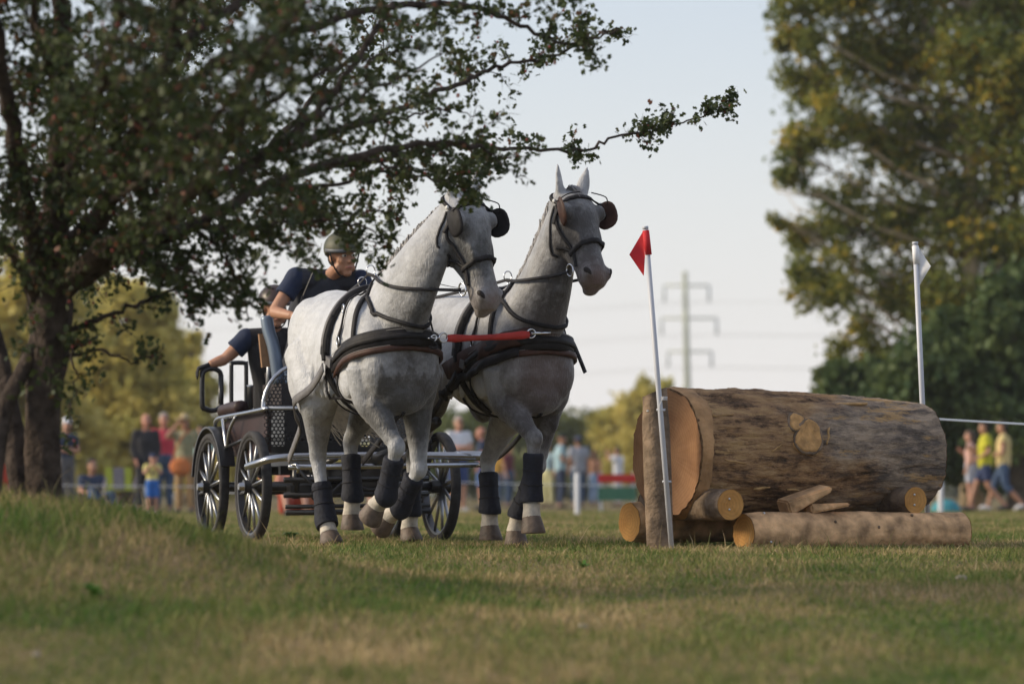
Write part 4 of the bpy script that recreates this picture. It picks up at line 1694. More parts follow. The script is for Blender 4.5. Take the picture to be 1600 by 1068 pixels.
def dress_horse(t, bv, hp, Fh, Sh, Dh, Rh, side, opt):
    """bridle + breast collar harness; all worn by the horse"""
    # ---------------- bridle
    br = MB().add(strap(bv, [hp(.30, -.02, -.12), hp(.13, .06, -.11), hp(.085, .12, -.05), hp(.08, .13, 0), hp(.085, .12, .05), hp(.13, .06, .11), hp(.30, -.02, .12)], .030, .010, .004)).build('bridle', leather, t)
    MB().add(strap(bv, [hp(.12, .05, -.12), hp(.02, -.01, -.09), hp(-.02, -.02, 0), hp(.02, -.01, .09), hp(.12, .05, .12)], .026, .008, .004)).build('crown_strap', leather, br)
    MB().add(strap(bv, [hp(.64, -.03, -.08), hp(.62, .03, -.08), hp(.60, .10, -.03), hp(.60, .11, 0), hp(.60, .10, .03), hp(.62, .03, .08), hp(.64, -.03, .08)], .034, .011, .004)).build('noseband', leather, br)
    for s in (-1, 1):
        MB().add(strap(bv, [hp(.12, .03, .12 * s), hp(.30, .0, .13 * s), hp(.46, -.01, .10 * s), hp(.62, .0, .08 * s), hp(.78, -.015, .075 * s)], .022, .008, .004)).build('cheek_strap', leather, br)
        MB().add(strap(bv, [hp(.12, .01, .11 * s), hp(.24, -.04, .11 * s), hp(.36, -.085, .10 * s), hp(.47, -.125, .07 * s), hp(.50, -.15, .0)], .016, .006, .004)).build('throat_strap', leather, br)
        MB().add(strap(bv, [hp(.50, -.08, .09 * s), hp(.60, -.02, .085 * s), hp(.63, .0, .08 * s)], .020, .008, .006)).build('cheek_strap', leather, br)
        # bit ring
        c = hp(.80, -.035, .085 * s)
        pts = [c + Fh * math.cos(a) * .032 + Dh * math.sin(a) * .04 for a in np.linspace(0, 2 * math.pi, 17)[:-1]]
        MB().add(tube(pts, .0055, 6, True)).build('bit_ring', steel, br)
        # brow rosette
        MB().add(ell(hp(.115, .045, .122 * s), .014, .008, .014, Rh, 10, 6)).build('rosette', mat('pale_rosette', (.6, .6, .58), .4), br)
        # winker: stiff cupped plate beside the eye
        c = hp(.26, .060, (.128 if s > 0 else .124) * s)
        out = (Sh * s * (.42 if s > 0 or opt.get('brown_winker') else .10) + Fh * .90).normalized()      # flares forward and outward
        ax = Dh
        nrm = out.cross(ax).normalized()
        V, F = [], []
        m1, m2 = 4, 18
        for lay in (0, 1):
            for i in range(m1):
                f = (i + 1) / m1
                for j in range(m2):
                    a = 2 * math.pi * j / m2
                    ca, sa_ = math.cos(a), math.sin(a)
                    ca = math.copysign(abs(ca) ** .8, ca)
                    sa_ = math.copysign(abs(sa_) ** .8, sa_)
                    V.append(c + out * (ca * .078 * f) + ax * (sa_ * .092 * f) + nrm * (.016 * f * f * (1 if nrm.dot(Sh * s) < 0 else -1)) + nrm * (.007 * lay))
            V.append(c + nrm * .007 * lay)
        h = m1 * m2 + 1
        for lay in (0, 1):
            for i in range(m1 - 1):
                for j in range(m2):
                    q = (j + 1) % m2
                    F.append((lay * h + i * m2 + j, lay * h + i * m2 + q, lay * h + (i + 1) * m2 + q, lay * h + (i + 1) * m2 + j))
            for j in range(m2):
                F.append((lay * h + m1 * m2, lay * h + (j + 1) % m2, lay * h + j))
        for j in range(m2):
            q = (j + 1) % m2
            k = (m1 - 1) * m2
            F.append((k + j, k + q, h + k + q, h + k + j))
        MB().add((V, F)).build('winker', brown_l if opt.get('brown_winker') else leather, br)
        MB().add(tube(smooth_path([hp(.09, .125, .03 * s), hp(.13, .125, .10 * s), c - Dh * .065 + out * .02], 5), .004, 5)).build('winker_stay', leather, br)
    # ---------------- breast collar: wide padded band
    def band(dz, w, tk, off, m, name, xb=.27):
        P, N = [], []
        angs = np.linspace(-112, 112, 57)
        hits = []
        for an in angs:
            f = abs(an) / 112
            z = zf + dz + (1.15 - zf) * f ** 1.35
            d = Vector((math.cos(R(an)), math.sin(R(an)), 0))
            q, nn, _, _ = bv.ray_cast(Vector((.40, 0, z)), d)
            hits.append((q - Vector((.40, 0, z))).length if q is not None else .4)
        h = np.array(hits)
        hp_ = np.pad(h, 5, 'edge')
        h2 = np.max(np.stack([h, np.convolve(hp_, np.ones(11) / 11, 'valid')]), 0)
        h2 = np.convolve(np.pad(h2, 3, 'edge'), np.ones(7) / 7, 'valid')
        for an, r in zip(angs, h2):
            f = abs(an) / 112
            z = zf + dz + (1.15 - zf) * f ** 1.35
            d = Vector((math.cos(R(an)), math.sin(R(an)), 0))
            P.append(Vector((.40, 0, z)) + d * (r + off))
            N.append((d + Vector((0, 0, .12))).normalized())
        return MB().add(ribbon(P, N, w, tk)).build(name, m, t)
    zf = opt.get('zf', 1.315)
    bc = band(0, .125, .020, .006, leather, 'breast_collar')
    b2 = band(-.068, .040, .018, .012, brown_l, 'collar_lining')
    b3 = band(.005, .040, .012, .027, leather, 'collar_tug')
    for dz in (-.047, .047):
        band(dz, .0045, .002, .0262, mat('pale_stitching', (.20, .19, .18), .8), 'stitching')
    # neck strap that carries the collar
    MB().add(strap(bv, [Vector((.60, -.30, 1.26)), Vector((.56, -.24, 1.45)), Vector((.46, -.10, 1.66)), Vector((.44, 0, 1.70)), Vector((.46, .10, 1.66)), Vector((.56, .24, 1.45)), Vector((.60, .30, 1.26))], .034, .012, .005)).build('neck_strap', leather, t)
    MB().add(strap(bv, [Vector((.52, -.16, 1.58)), Vector((.70, -.2, 1.48)), Vector((.80, -.15, 1.43)), Vector((.88, 0, 1.40)), Vector((.80, .15, 1.43)), Vector((.70, .2, 1.48)), Vector((.52, .16, 1.58))], .026, .014, .005)).build('collar_strap', leather, t)
    # pad (saddle) and girth
    rp = ring_pts(bv, .20, 1.22, 44, .0)
    top = [p for p in rp if p.z > 1.18]
    top.sort(key=lambda p: p.y)
    P, N = snap(bv, smooth_path(top, 2), .006)
    pad = MB().add(ribbon(P, N, .085, .030)).build('harness_pad', leather, t)
    P2, N2 = snap(bv, smooth_path(top[1:-1], 2), .034)
    MB().add(ribbon(P2, N2, .036, .010)).build('pad_strap', grey_l, pad)
    P, N = snap(bv, ring_pts(bv, .20, 1.22, 44, .0), .004)
    P, N = [q + Vector((.015, 0, 0)) for q in P], N
    MB().add(ribbon(P, N, .05, .010, True)).build('girth', leather, t)
    low = [p for p in ring_pts(bv, .06, 1.22, 44, .0) if p.z < 1.2]
    low.sort(key=lambda p: math.atan2(p.z - 1.22, p.y) if p.y > 0 else math.atan2(p.z - 1.22, p.y))
    low.sort(key=lambda p: p.y)
    lp_ = [Vector((.24, p.y, p.z)).lerp(p, max(0, min(1, (1.2 - p.z) / .3))) for p in low]
    P, N = snap(bv, smooth_path(lp_, 2), .008)
    MB().add(ribbon(P, N, .022, .008)).build('belly_band', leather, t)
    for s in (-1, 1):
        # quarter straps and buckles on the side
        MB().add(strap(bv, [Vector((.22, .26 * s, 1.46)), Vector((.20, .3 * s, 1.34)), Vector((.22, .33 * s, 1.18))], .045, .022, .02)).build('tug_strap', leather, pad)
        MB().add(strap(bv, [Vector((.44, .13 * s, 1.62)), Vector((.40, .24 * s, 1.48)), Vector((.36, .3 * s, 1.32)), Vector((.40, .33 * s, 1.22))], .024, .010, .008)).build('hanger_strap', leather, t)
        q, nn, _, _ = bv.find_nearest(Vector((.27, .34 * s, 1.17)))
        MB().add(box(q + nn * .022, .12, .035, .055, Matrix.Rotation(.3, 3, 'Y'))).build('tug_buckle', grey_l, pad, smooth=False)
        for zt, yy in ((1.50, .25), (1.30, .31)):
            q, nn, _, _ = bv.find_nearest(Vector((.37, yy * s, zt)))
            pts = [q + nn * .02 + Vector((math.cos(a) * .02, 0, math.sin(a) * .026)) for a in np.linspace(0, 2 * math.pi, 13)[:-1]]
            MB().add(tube(pts, .005, 5, True)).build('buckle', steel, t)
        # terrets (rein rings) on pad and neck strap
        for xx_, zz_ in ((.20, 1.70), (.45, 1.72)):
            q, nn, _, _ = bv.find_nearest(Vector((xx_, .075 * s, zz_)))
            c = q + nn * .062
            pts = [c + Vector((0, math.cos(a) * .028, math.sin(a) * .034)) for a in np.linspace(0, 2 * math.pi, 15)[:-1]]
            MB().add(tube(pts, .0045, 6, True)).build('terret', steel, pad)
            MB().add(tube([q, q + nn * .03], .008, 6)).build('terret_post', steel, pad)
    # martingale strap between the forelegs
    MB().add(strap(bv, [Vector((.78, 0, .84)), Vector((.72, 0, .80)), Vector((.5, 0, .80)), Vector((.22, 0, .80))], .022, .007, .004)).build('martingale', leather, t)
    # hanging loose strap on the side (as on the photo)
    if opt.get('loose'):
        sgn = opt['loose']
        pts = smooth_path([Vector((.22, .335 * sgn, 1.14)), Vector((.20, .36 * sgn, 1.02)), Vector((.22, .345 * sgn, .93)), Vector((.30, .30 * sgn, .84)), Vector((.42, .2 * sgn, .80))], 6)
        P, N = snap(bv, pts, .014)
        MB().add(ribbon(P, N, .018, .006)).build('loose_strap', leather, t)


# joints: fore = knee, fetlock, coronet, toe; hind = stifle, hock, fetlock, coronet, toe
HA = dict(
    neck=[(Vector((.46, 0, 1.33)), .34, .20), (Vector((.63, .015, 1.48)), .325, .165), (Vector((.77, .055, 1.65)), .275, .135), (Vector((.88, .12, 1.83)), .222, .112), (Vector((.945, .20, 1.985)), .180, .098), (Vector((.975, .265, 2.09)), .14, .09)],
    poll=(1.0, .292, 2.165), muzzle=(1.215, .39, 1.475), face=(.93, .32, .1),
    rf=[(.87, -.085, .625), (.735, -.105, .325), (.635, -.13, .265), (.565, -.155, .185)],
    lf=[(.60, .165, .495), (.425, .105, .245), (.325, .065, .195), (.240, .035, .130)],
    rh=[(-.27, -.205, .98), (-.445, -.145, .56), (-.33, -.13, .165), (-.285, -.125, .085), (-.26, -.12, .0)],
    lh=[(-.34, .205, 1.0), (-.60, .135, .675), (-.545, .13, .315), (-.565, .13, .205), (-.57, .13, .100)],
    tail=[(-.87, .0, 1.36), (-.93, .06, 1.18), (-.93, .15, 1.0), (-.90, .25, .89), (-.86, .37, .81)],
    chest=.60, base=.08, brown=.10, wet=True, mane_side=-1)
HB = dict(
    neck=[(Vector((.52, 0, 1.32)), .32, .20), (Vector((.69, .01, 1.49)), .28, .168), (Vector((.80, .03, 1.68)), .232, .14), (Vector((.87, .055, 1.87)), .192, .115), (Vector((.92, .08, 2.03)), .168, .10), (Vector((.945, .09, 2.13)), .135, .09)],
    poll=(.975, .098, 2.195), muzzle=(1.265, .135, 1.63), face=(.85, .16, .5),
    rf=[(.875, -.10, .68), (.840, -.10, .30), (.84, -.10, .195), (.845, -.10, .085)],
    lf=[(.475, .125, .52), (.285, .085, .205), (.245, .078, .10), (.245, .075, .0)],
    rh=[(-.50, -.20, .98), (-.86, -.14, .56), (-.93, -.13, .215), (-.955, -.13, .105), (-.93, -.13, .005)],
    lh=[(-.06, .205, .92), (-.29, .135, .55), (-.245, .13, .225), (-.25, .13, .130), (-.25, .13, .03)],
    tail=[(-.85, .0, 1.34), (-.88, 0, 1.2), (-.88, 0, 1.08)],
    chest=.65, base=.22, brown=.55, mane_side=-1)
coatA = coat_mat('grey_coat_light', (.56, .575, .61), (.060, .060, .060), (.16, .11, .095), 1.3)
coatB = coat_mat('grey_coat_dusky', (.52, .53, .555), (.060, .056, .057), (.15, .10, .088), 4.1)
YA, YB = R(-90 + 22), R(-90 + 26)
LA, LB = (-.965, 24.70, 0), (-.155, 24.99, 0)
hA = make_horse('light grey trotting horse with lowered head, nearer the driver on the left', LA, YA, HA, coatA)
hB = make_horse('dusky grey trotting horse with raised head and brown winker, right of the pair', LB, YB, HB, coatB)
dress_horse(*hA, -1, dict(loose=-1, zf=1.315))
dress_horse(*hB, 1, dict(brown_winker=True, zf=1.30))


def hw(h, p):
    """horse local -> world"""
    o = h[0]
    return Matrix.Rotation(o.rotation_euler.z, 3, 'Z') @ Vector(p) + Vector(o.location)


# red coupling strap between the two collars
ca = hw(hA, (.93, .10, 1.30))
cb = hw(hB, (.93, -.03, 1.345))
cp_ = thing('coupling_strap', 'red webbing coupling strap with steel rings joining the two horses', 'strap', ca)
Oc = Vector(ca)
dv = (cb - ca)
MB().add(tube([Vector(), dv * .10], .006, 6)).build('chain', steel, cp_)
for f, rr in ((.05, .018), (.13, .028), (.86, .028)):
    c = dv * f
    pts = [c + dv.normalized() * math.cos(a) * rr + Vector((0, 0, math.sin(a) * rr)) for a in np.linspace(0, 2 * math.pi, 15)[:-1]]
    MB().add(tube(pts, .006, 6, True)).build('ring', steel, cp_)
pts = [dv * f + Vector((0, 0, -.012 * math.sin(math.pi * f))) for f in np.linspace(.16, .84, 12)]
MB().add(tube(pts, [.022, .026, .022, .019, .018, .018, .019, .021, .022, .024, .027, .022], 12)).build('webbing', coupl_m, cp_)
MB().add(tube([dv * .86, dv * 1.02], .010, 8)).build('snap_hook', steel, cp_)
pts = smooth_path([dv * .02 + Vector((0, -.02, -.0)), dv * .06 + Vector((0, -.02, -.03)), dv * .08 + Vector((0, -.02, -.055)), dv * .04 + Vector((0, -.02, -.065)), dv * .015 + Vector((0, -.02, -.05))], 4)
MB().add(tube(pts, .0085, 6)).build('hook', leather, cp_)
# loose dark strap end on the far shoulder of the right horse
q_, n_, _, _ = hB[1].find_nearest(Vector((.68, .30, 1.36)))
pts = smooth_path([q_ + n_ * .004, q_ + n_ * .03 + Vector((0, .015, -.05)), q_ + Vector((.01, .085, -.13)), q_ + Vector((.01, .13, -.23))], 5)
MB().add(ribbon(pts, [Vector((.9, .4, .2))] * len(pts), .032, .010)).build('loose_strap', leather, hB[0])
# ================================================================== marathon carriage
blackp = mat('black_paint', (.014, .014, .016), .35, var=.2, scale=12, spec=.5, coat=.2)
maroon = mat('maroon_panel', (.028, .012, .012), .5, var=.25, scale=9, spec=.3)
rubber = mat('tyre_rubber', (.035, .034, .036), .85, var=.35, scale=25)
chrome = mat('chrome', (.42, .43, .46), .27, 1.0, bump=.08, bscale=14)
spoke_m = mat('brushed_steel', (.36, .37, .39), .38, 1.0)
yellow = mat('yellow_paint', (.62, .34, .02), .4)
bluegrey = mat('blue_grey_metal', (.15, .19, .25), .4, .4)
tan_l = mat('tan_leather', (.30, .17, .09), .6, var=.2, scale=18)
seat_m = mat('dark_upholstery', (.030, .022, .024), .7, var=.2, scale=20)

CY = R(-90 + 19)
CO = Vector((-1.15, 26.82, 0))
car = thing('marathon_carriage', 'four wheeled steel marathon carriage with perforated dash pulled by the grey horses', 'carriage', CO, CY)
WR = .385


def make_wheel(x, y):
    s = 1 if y > 0 else -1
    c = Vector((x, y, WR))

    def circ(r, yo, n=48):
        return [c + Vector((math.cos(a) * r, yo, math.sin(a) * r)) for a in np.linspace(0, 2 * math.pi, n + 1)[:-1]]
    prof = [(WR - .045, -.030), (WR - .012, -.034), (WR - .002, -.022), (WR, 0), (WR - .002, .022), (WR - .012, .034), (WR - .045, .030)]
    n = 56
    V, F = [], []
    for r, yo in prof:
        V += circ(r, yo, n)
    for k in range(len(prof)):
        l = (k + 1) % len(prof)
        for i in range(n):
            j = (i + 1) % n
            F.append((k * n + i, k * n + j, l * n + j, l * n + i))
    w = MB().add((V, F)).build('wheel', rubber, car)
    V, F = [], []
    prof = [(WR - .062, -.024), (WR - .046, -.027), (WR - .046, .027), (WR - .062, .024)]
    for r, yo in prof:
        V += circ(r, yo, n)
    for k in range(4):
        l = (k + 1) % 4
        for i in range(n):
            j = (i + 1) % n
            F.append((k * n + i, k * n + j, l * n + j, l * n + i))
    MB().add((V, F)).build('rim', mat('dark_rim', (.10, .10, .11), .4, .8), w, sharp=40)
    MB().add(tube([c + Vector((0, -.07, 0)), c + Vector((0, .03, 0)), c + Vector((0, .07, 0))], .048, 18)).build('hub', blackp, w, sharp=40)
    MB().add(tube([c + Vector((0, .07 * s, 0)), c + Vector((0, .105 * s, 0))], [.032, .024], 14)).build('hub_cap', chrome, w, sharp=40)
    proto = None
    for k in range(12):
        a = 2 * math.pi * (k + .3) / 12
        dv = Vector((math.cos(a), 0, math.sin(a)))
        MB().add(tube([c + dv * .04 + Vector((0, .012 * s, 0)), c + dv * (WR - .055)], [.0135, .0105], 8)).build('spoke', spoke_m, w)
    return w


for x in (0, -1.15):
    for y in (-.68, .68):
        make_wheel(x, y)
for x in (0, -1.15):
    MB().add(tube([Vector((x, -.62, WR)), Vector((x, .62, WR))], .035, 12)).build('axle', blackp, car)
# turntable, under-frame, brake gear
MB().add(tube([Vector((-.02, 0, WR + .03)), Vector((-.02, 0, WR + .16))], .24, 28)).build('turntable', blackp, car, sharp=40)
fr = MB()
for y in (-.26, .26):
    fr.add(box((-.55, y, .53), 1.55, .06, .07))
for x in (-.15, -.75, -1.2):
    fr.add(box((x, 0, .50), .06, .9, .06))
fr.build('underframe', blackp, car, smooth=False)
for z, x, r in ((.325, .22, .020), (.245, .26, .015), (.205, .27, .020), (.43, .22, .02)):
    MB().add(tube([Vector((x, -.52, z)), Vector((x, .52, z + .012))], r, 8)).build('brake_rod', blackp, car)
MB().add(box((.17, 0, .355), .10, .95, .075)).build('splinter_beam', blackp, car, smooth=False)
for y in (-.43, .43):
    MB().add(tube([Vector((.2, y, .55)), Vector((.2, y, .30))], .028, 10)).build('fork_arm', blackp, car)
for y, z in ((-.02, .52), (.20, .53)):
    MB().add(tube([Vector((.20, y, z - .05)), Vector((.20, y, z + .05))], .030, 12)).build('shock_absorber', yellow, car)
    MB().add(tube([Vector((.20, y, z - .14)), Vector((.20, y, z - .05))], .014, 8)).build('shock_rod', spoke_m, car)
for y in (-.30, .0, .32):
    MB().add(tube([Vector((.26, y + math.cos(a) * .035, .33 + math.sin(a) * .04)) for a in np.linspace(0, 2 * math.pi, 15)[:-1]], .008, 6, True)).build('ring', blackp, car)
hose = smooth_path([Vector((.24, -.42, .50)), Vector((.30, -.34, .40)), Vector((.27, -.22, .33)), Vector((.24, -.08, .42)), Vector((.26, .1, .36)), Vector((.24, .3, .45))], 6)
MB().add(tube(hose, .012, 6)).build('brake_hose', blackp, car)
MB().add(box((.12, .1, .46), .2, .30, .16)).build('brake_cylinder_box', blackp, car, smooth=False)
# front bumper bars
bp1 = smooth_path([Vector((.30, -.80, .52)), Vector((.56, -.80, .54)), Vector((.70, -.70, .575)), Vector((.73, -.36, .59)), Vector((.73, .3, .595)), Vector((.73, .60, .595)), Vector((.72, .745, .592))], 6)
MB().add(tube(bp1, .026, 12)).build('bumper_bar', chrome, car)
MB().add(tube([Vector((.72, .56, .595)), Vector((.72, .75, .593)), Vector((.72, .77, .592))], [.035, .035, .018], 14)).build('bumper_end', chrome, car)
bp2 = [Vector((.76, -.64, .515)), Vector((.76, .2, .525)), Vector((.76, .71, .535))]
MB().add(tube(bp2, .020, 10)).build('bumper_bar', chrome, car)
for y in (-.62, .69):
    pts = smooth_path([Vector((.76, y, .525)), Vector((.81, y + .02, .53)), Vector((.83, y + .03, .50)), Vector((.80, y + .03, .48))], 4)
    MB().add(tube(pts, .011, 8)).build('trace_hook', chrome, car)
for y in (-.3, .3):
    MB().add(tube([Vector((.15, y, .50)), Vector((.74, y, .575))], .022, 8)).build('bumper_stay', blackp, car)
# pole
MB().add(tube([Vector((.1, 0, .50)), Vector((1.2, -.02, .62)), Vector((2.1, -.02, .80))], [.045, .040, .034], 12)).build('pole', blackp, car)
# floor and maroon body sides with rounded tail
MB().add(box((-.45, 0, .60), 1.1, .95, .03)).build('floor', blackp, car, smooth=False)
for s in (-1, 1):
    out = [(.02, .62), (.02, .90), (-.5, .89), (-1.05, .875), (-1.24, .82), (-1.30, .70), (-1.30, .40), (-1.12, .40), (-1.10, .60), (-.35, .60)]
    V = [Vector((x, s * .555, z)) for x, z in out] + [Vector((x, s * .585, z)) for x, z in out]
    m = len(out)
    F = [tuple(range(m)), tuple(range(2 * m - 1, m - 1, -1))] + [(i, (i + 1) % m, m + (i + 1) % m, m + i) for i in range(m)]
    MB().add((V, F)).build('side_panel', maroon, car, smooth=False)
    rl = smooth_path([Vector((-1.31, s * .60, .70)), Vector((-1.29, s * .615, .80)), Vector((-1.18, s * .63, .868)), Vector((-.9, s * .63, .885)), Vector((-.4, s * .63, .90)), Vector((.02, s * .625, .915)), Vector((.09, s * .60, .925))], 6)
    MB().add(tube(rl, .017, 10)).build('top_rail', chrome, car)
    pad = [Vector((-1.22, s * .57, .93)), Vector((-1.0, s * .57, .945)), Vector((-.72, s * .57, .95))]
    MB().add(tube(smooth_path(pad, 5), .05, 12)).build('fender_pad', maroon, car)
    vb = smooth_path([Vector((-.98, s * .64, .87)), Vector((-.86, s * .66, .78)), Vector((-.80, s * .66, .66))], 5)
    MB().add(tube(vb, .014, 8)).build('brace', chrome, car)
    MB().add(tube(smooth_path([Vector((-.62, s * .64, .88)), Vector((-.72, s * .66, .78)), Vector((-.79, s * .66, .66))], 5), .012, 8)).build('brace', spoke_m, car)
    MB().add(tube([Vector((-.80, s * .65, .67)), Vector((-.2, s * .64, .735))], .013, 8)).build('stay', blackp, car)
    # rear fender over the back wheel
    V, F = [], []
    n = 16
    for i in range(n + 1):
        a = R(20 + 150 * i / n)
        for r_, yo in ((WR + .035, -.05), (WR + .035, .06), (WR + .05, .06), (WR + .05, -.05)):
            V.append(Vector((-1.15 + math.cos(a) * r_, s * (.66 + yo), WR + math.sin(a) * r_)))
    for i in range(n):
        for k in range(4):
            l = (k + 1) % 4
            F.append((i * 4 + k, i * 4 + l, i * 4 + 4 + l, i * 4 + 4 + k))
    F += [(0, 1, 2, 3), tuple(n * 4 + k for k in (3, 2, 1, 0))]
    MB().add((V, F)).build('fender', blackp, car, sharp=40)


# perforated sheet: real holes, hexagonal lattice
def perforated(name, fn, inside, u0, u1, v0, v1, pitch, hole, parent, m, sides=8):
    V, F = [], []
    row = pitch * math.sqrt(3) / 2
    nv = int((v1 - v0) / row)
    nu = int((u1 - u0) / pitch)
    for j in range(nv + 1):
        for i in range(nu + 1):
            cu = u0 + (i + (.5 if j % 2 else 0)) * pitch
            cv = v0 + j * row
            if not inside(cu, cv):
                continue
            o_ = len(V)
            R6 = pitch / math.sqrt(3)
            for k in range(6):
                a = R(90 + 60 * k)
                V.append(fn(cu + R6 * math.cos(a), cv + R6 * math.sin(a)))
            for k in range(12):
                a = R(90 + 30 * k)
                V.append(fn(cu + hole * math.cos(a), cv + hole * math.sin(a)))
            for k in range(6):
                l = (k + 1) % 6
                h0, h1, h2 = o_ + 6 + 2 * k, o_ + 6 + 2 * k + 1, o_ + 6 + (2 * k + 2) % 12
                F.append((o_ + k, h0, h1))
                F.append((o_ + k, h1, o_ + l))
                F.append((o_ + l, h1, h2))
    return new_obj(name, mesh_from(name, V, F, False), m, parent)


def dash_in(u_, v_):
    au = abs(u_)
    if au > .60:
        return False
    top = 1.235 if au < .32 else .92 + .315 * math.sqrt(max(0, 1 - ((au - .32) / .29) ** 2))
    return v_ < top - .02


perforated('perforated_dash', lambda u_, v_: Vector((.03 + .10 * (1.2 - v_) * .4, u_, v_)), dash_in, -.60, .60, .66, 1.24, .029, .0105, car, blackp)
rl = [Vector((.05, -.615, .90))]
for a in np.linspace(180, 90, 9):
    rl.append(Vector((.035, -.32 + .30 * math.cos(R(a)), .92 + .32 * math.sin(R(a)))))
for a in np.linspace(90, 0, 9):
    rl.append(Vector((.035, .32 + .30 * math.cos(R(a)), .92 + .32 * math.sin(R(a)))))
rl.append(Vector((.05, .615, .90)))
MB().add(tube(rl, .015, 10)).build('dash_rail', chrome, car)
perforated('foot_plate', lambda u_, v_: Vector((v_, u_, .705 + .05 * (v_ + .5))), lambda u_, v_: True, -.50, .50, -.48, .0, .029, .0105, car, blackp)
MB().add(tube([Vector((.06, -.60, .925)), Vector((.06, .60, .935))], .016, 8)).build('dash_crossbar', spoke_m, car)
perforated('lower_grille', lambda u_, v_: Vector((.20, u_, v_)), lambda u_, v_: abs(u_ + .38) < .10, -.5, -.26, .44, .52, .029, .0105, car, blackp)
MB().add(box((-.02, 0, .64), .04, 1.1, .05)).build('dash_sill', blackp, car, smooth=False)
# driver's box seat with curved metal side
MB().add(box((-.85, 0, 1.04), .5, .62, .16)).build('seat_cushion', seat_m, car, smooth=False)
MB().add(box((-.85, 0, .79), .44, .56, .34)).build('seat_box', blackp, car, smooth=False)
MB().add(tube(smooth_path([Vector((-1.08, -.26, 1.16)), Vector((-1.12, -.1, 1.26)), Vector((-1.12, .1, 1.26)), Vector((-1.08, .26, 1.16))], 6), .06, 12)).build('seat_back', seat_m, car)
MB().add(tube(smooth_path([Vector((-.78, -.37, 1.60)), Vector((-.76, -.36, 1.50)), Vector((-.72, -.33, 1.36)), Vector((-.70, -.30, 1.12))], 6), [.036] + [.046] * 12 + [.046] * 6, 14)).build('seat_side_bolster', bluegrey, car)
MB().add(box((-.80, -.37, 1.36), .03, .085, .24, Matrix.Rotation(.1, 3, 'X'))).build('leather_holster', tan_l, car, smooth=False)
# groom's platform and grab handles
MB().add(box((-1.52, 0, .345), .42, .86, .03)).build('rear_step', blackp, car, smooth=False)
for y in (-.36, .36):
    MB().add(tube([Vector((-1.2, y, .52)), Vector((-1.45, y, .36))], .022, 8)).build('step_bracket', blackp, car)


def loop(name, x, y, z0, z1, w, r, m, lean=0.0):
    pts = []
    rr = w * .42
    for (yy, zz) in [(-w, z0), (-w, z1 - rr), (-w + rr * .3, z1 - rr * .3), (-w + rr, z1), (w - rr, z1), (w - rr * .3, z1 - rr * .3), (w, z1 - rr), (w, z0)]:
        pts.append(Vector((x + lean * (zz - z0), y + yy, zz)))
    MB().add(tube(smooth_path(pts, 3), r, 10)).build(name, m, car)


for s in (-1, 1):
    pts = [(-.07, .98), (-.07, 1.19), (-.045, 1.235), (.0, 1.245), (.045, 1.235), (.07, 1.19), (.07, 1.0), (.05, .955), (.0, .94), (-.05, .955)]
    MB().add(tube(smooth_path([Vector((-1.45, s * .60 + a * s * -1, z)) for a, z in pts], 4, True), .019, 10, True)).build('grab_handle', blackp, car)
    MB().add(tube([Vector((-1.45, s * .53, .88)), Vector((-1.45, s * .53, 1.20))], .020, 10)).build('handle_post', blackp, car)
    loop('grab_rail', -1.0, s * .516, .86, 1.275, .055, .016, blackp)
    MB().add(tube([Vector((-.97, s * .44, .88)), Vector((-.97, s * .44, 1.10)), Vector((-.97, s * .44, 1.115))], [.022, .022, .028], 10)).build('whip_holder', spoke_m, car)
MB().add(tube([Vector((-1.05, -.30, .9)), Vector((-1.02, -.27, 1.48))], .018, 8)).build('strap_post', spoke_m, car)


def cw(p):
    return Matrix.Rotation(CY, 3, 'Z') @ Vector(p) + CO


# traces from collars to the carriage
def trace(label, a, b_, sag, w, m, h=None, hgroup='traces of the harness'):
    Mi = (Matrix.Translation(h[0].location) @ Matrix.Rotation(h[0].rotation_euler.z, 4, 'Z')) if h else None
    pts = []
    for i in range(31):
        t = i / 30
        p = a.lerp(b_, t)
        p.z -= sag * 4 * t * (1 - t)
        pts.append(p)
    if h:
        sy = 1 if (Mi.inverted() @ a).y > 0 else -1

        def push(p, gap):
            q = Mi.inverted() @ p
            for dz in (-.03, 0, .03):
                hit, nn, _, _ = h[1].ray_cast(Vector((q.x, sy * .9, q.z + dz)), Vector((0, -sy, 0)))
                if hit is not None and hit.y * sy > .08 and q.y * sy < hit.y * sy + gap:
                    q.y = hit.y + sy * gap
            return Mi @ q
        for _ in range(8):
            pts = [push(p, .028) for p in pts]
            pts = [pts[0]] + [pts[i] * .5 + (pts[i - 1] + pts[i + 1]) * .25 for i in range(1, len(pts) - 1)] + [pts[-1]]
        pts = [push(p, .014) for p in pts]
    tg = (b_ - a).normalized()
    side = tg.cross(Vector((0, 0, 1))).normalized()
    o = MB().add(ribbon([p - Vector(a) for p in pts], [(Mi.to_3x3() @ Vector((0, sy, 0))) if h else side * (-1 if side.y > 0 else 1)] * len(pts), w, .010)).build('trace_strap', m)
    o.location = a
    tag(o, label, 'strap', hgroup)


trace('grey leather trace running from the left horse\'s near flank down to the bumper bar', hw(hA, (.27, -.355, 1.135)), cw((.80, -.645, .56)), .0, .062, grey_l, hA)
trace('dark trace between the two horses on the inner side of the left horse', hw(hA, (.27, .355, 1.12)), cw((.78, -.12, .55)), .02, .05, leather)
trace('dark trace on the inner side of the right horse', hw(hB, (.27, -.355, 1.10)), cw((.78, .16, .55)), .02, .05, leather)
trace('black trace from the outer side of the right horse to the bumper end', hw(hB, (.15, .36, 1.0)), cw((.81, .71, .53)), .10, .035, leather)
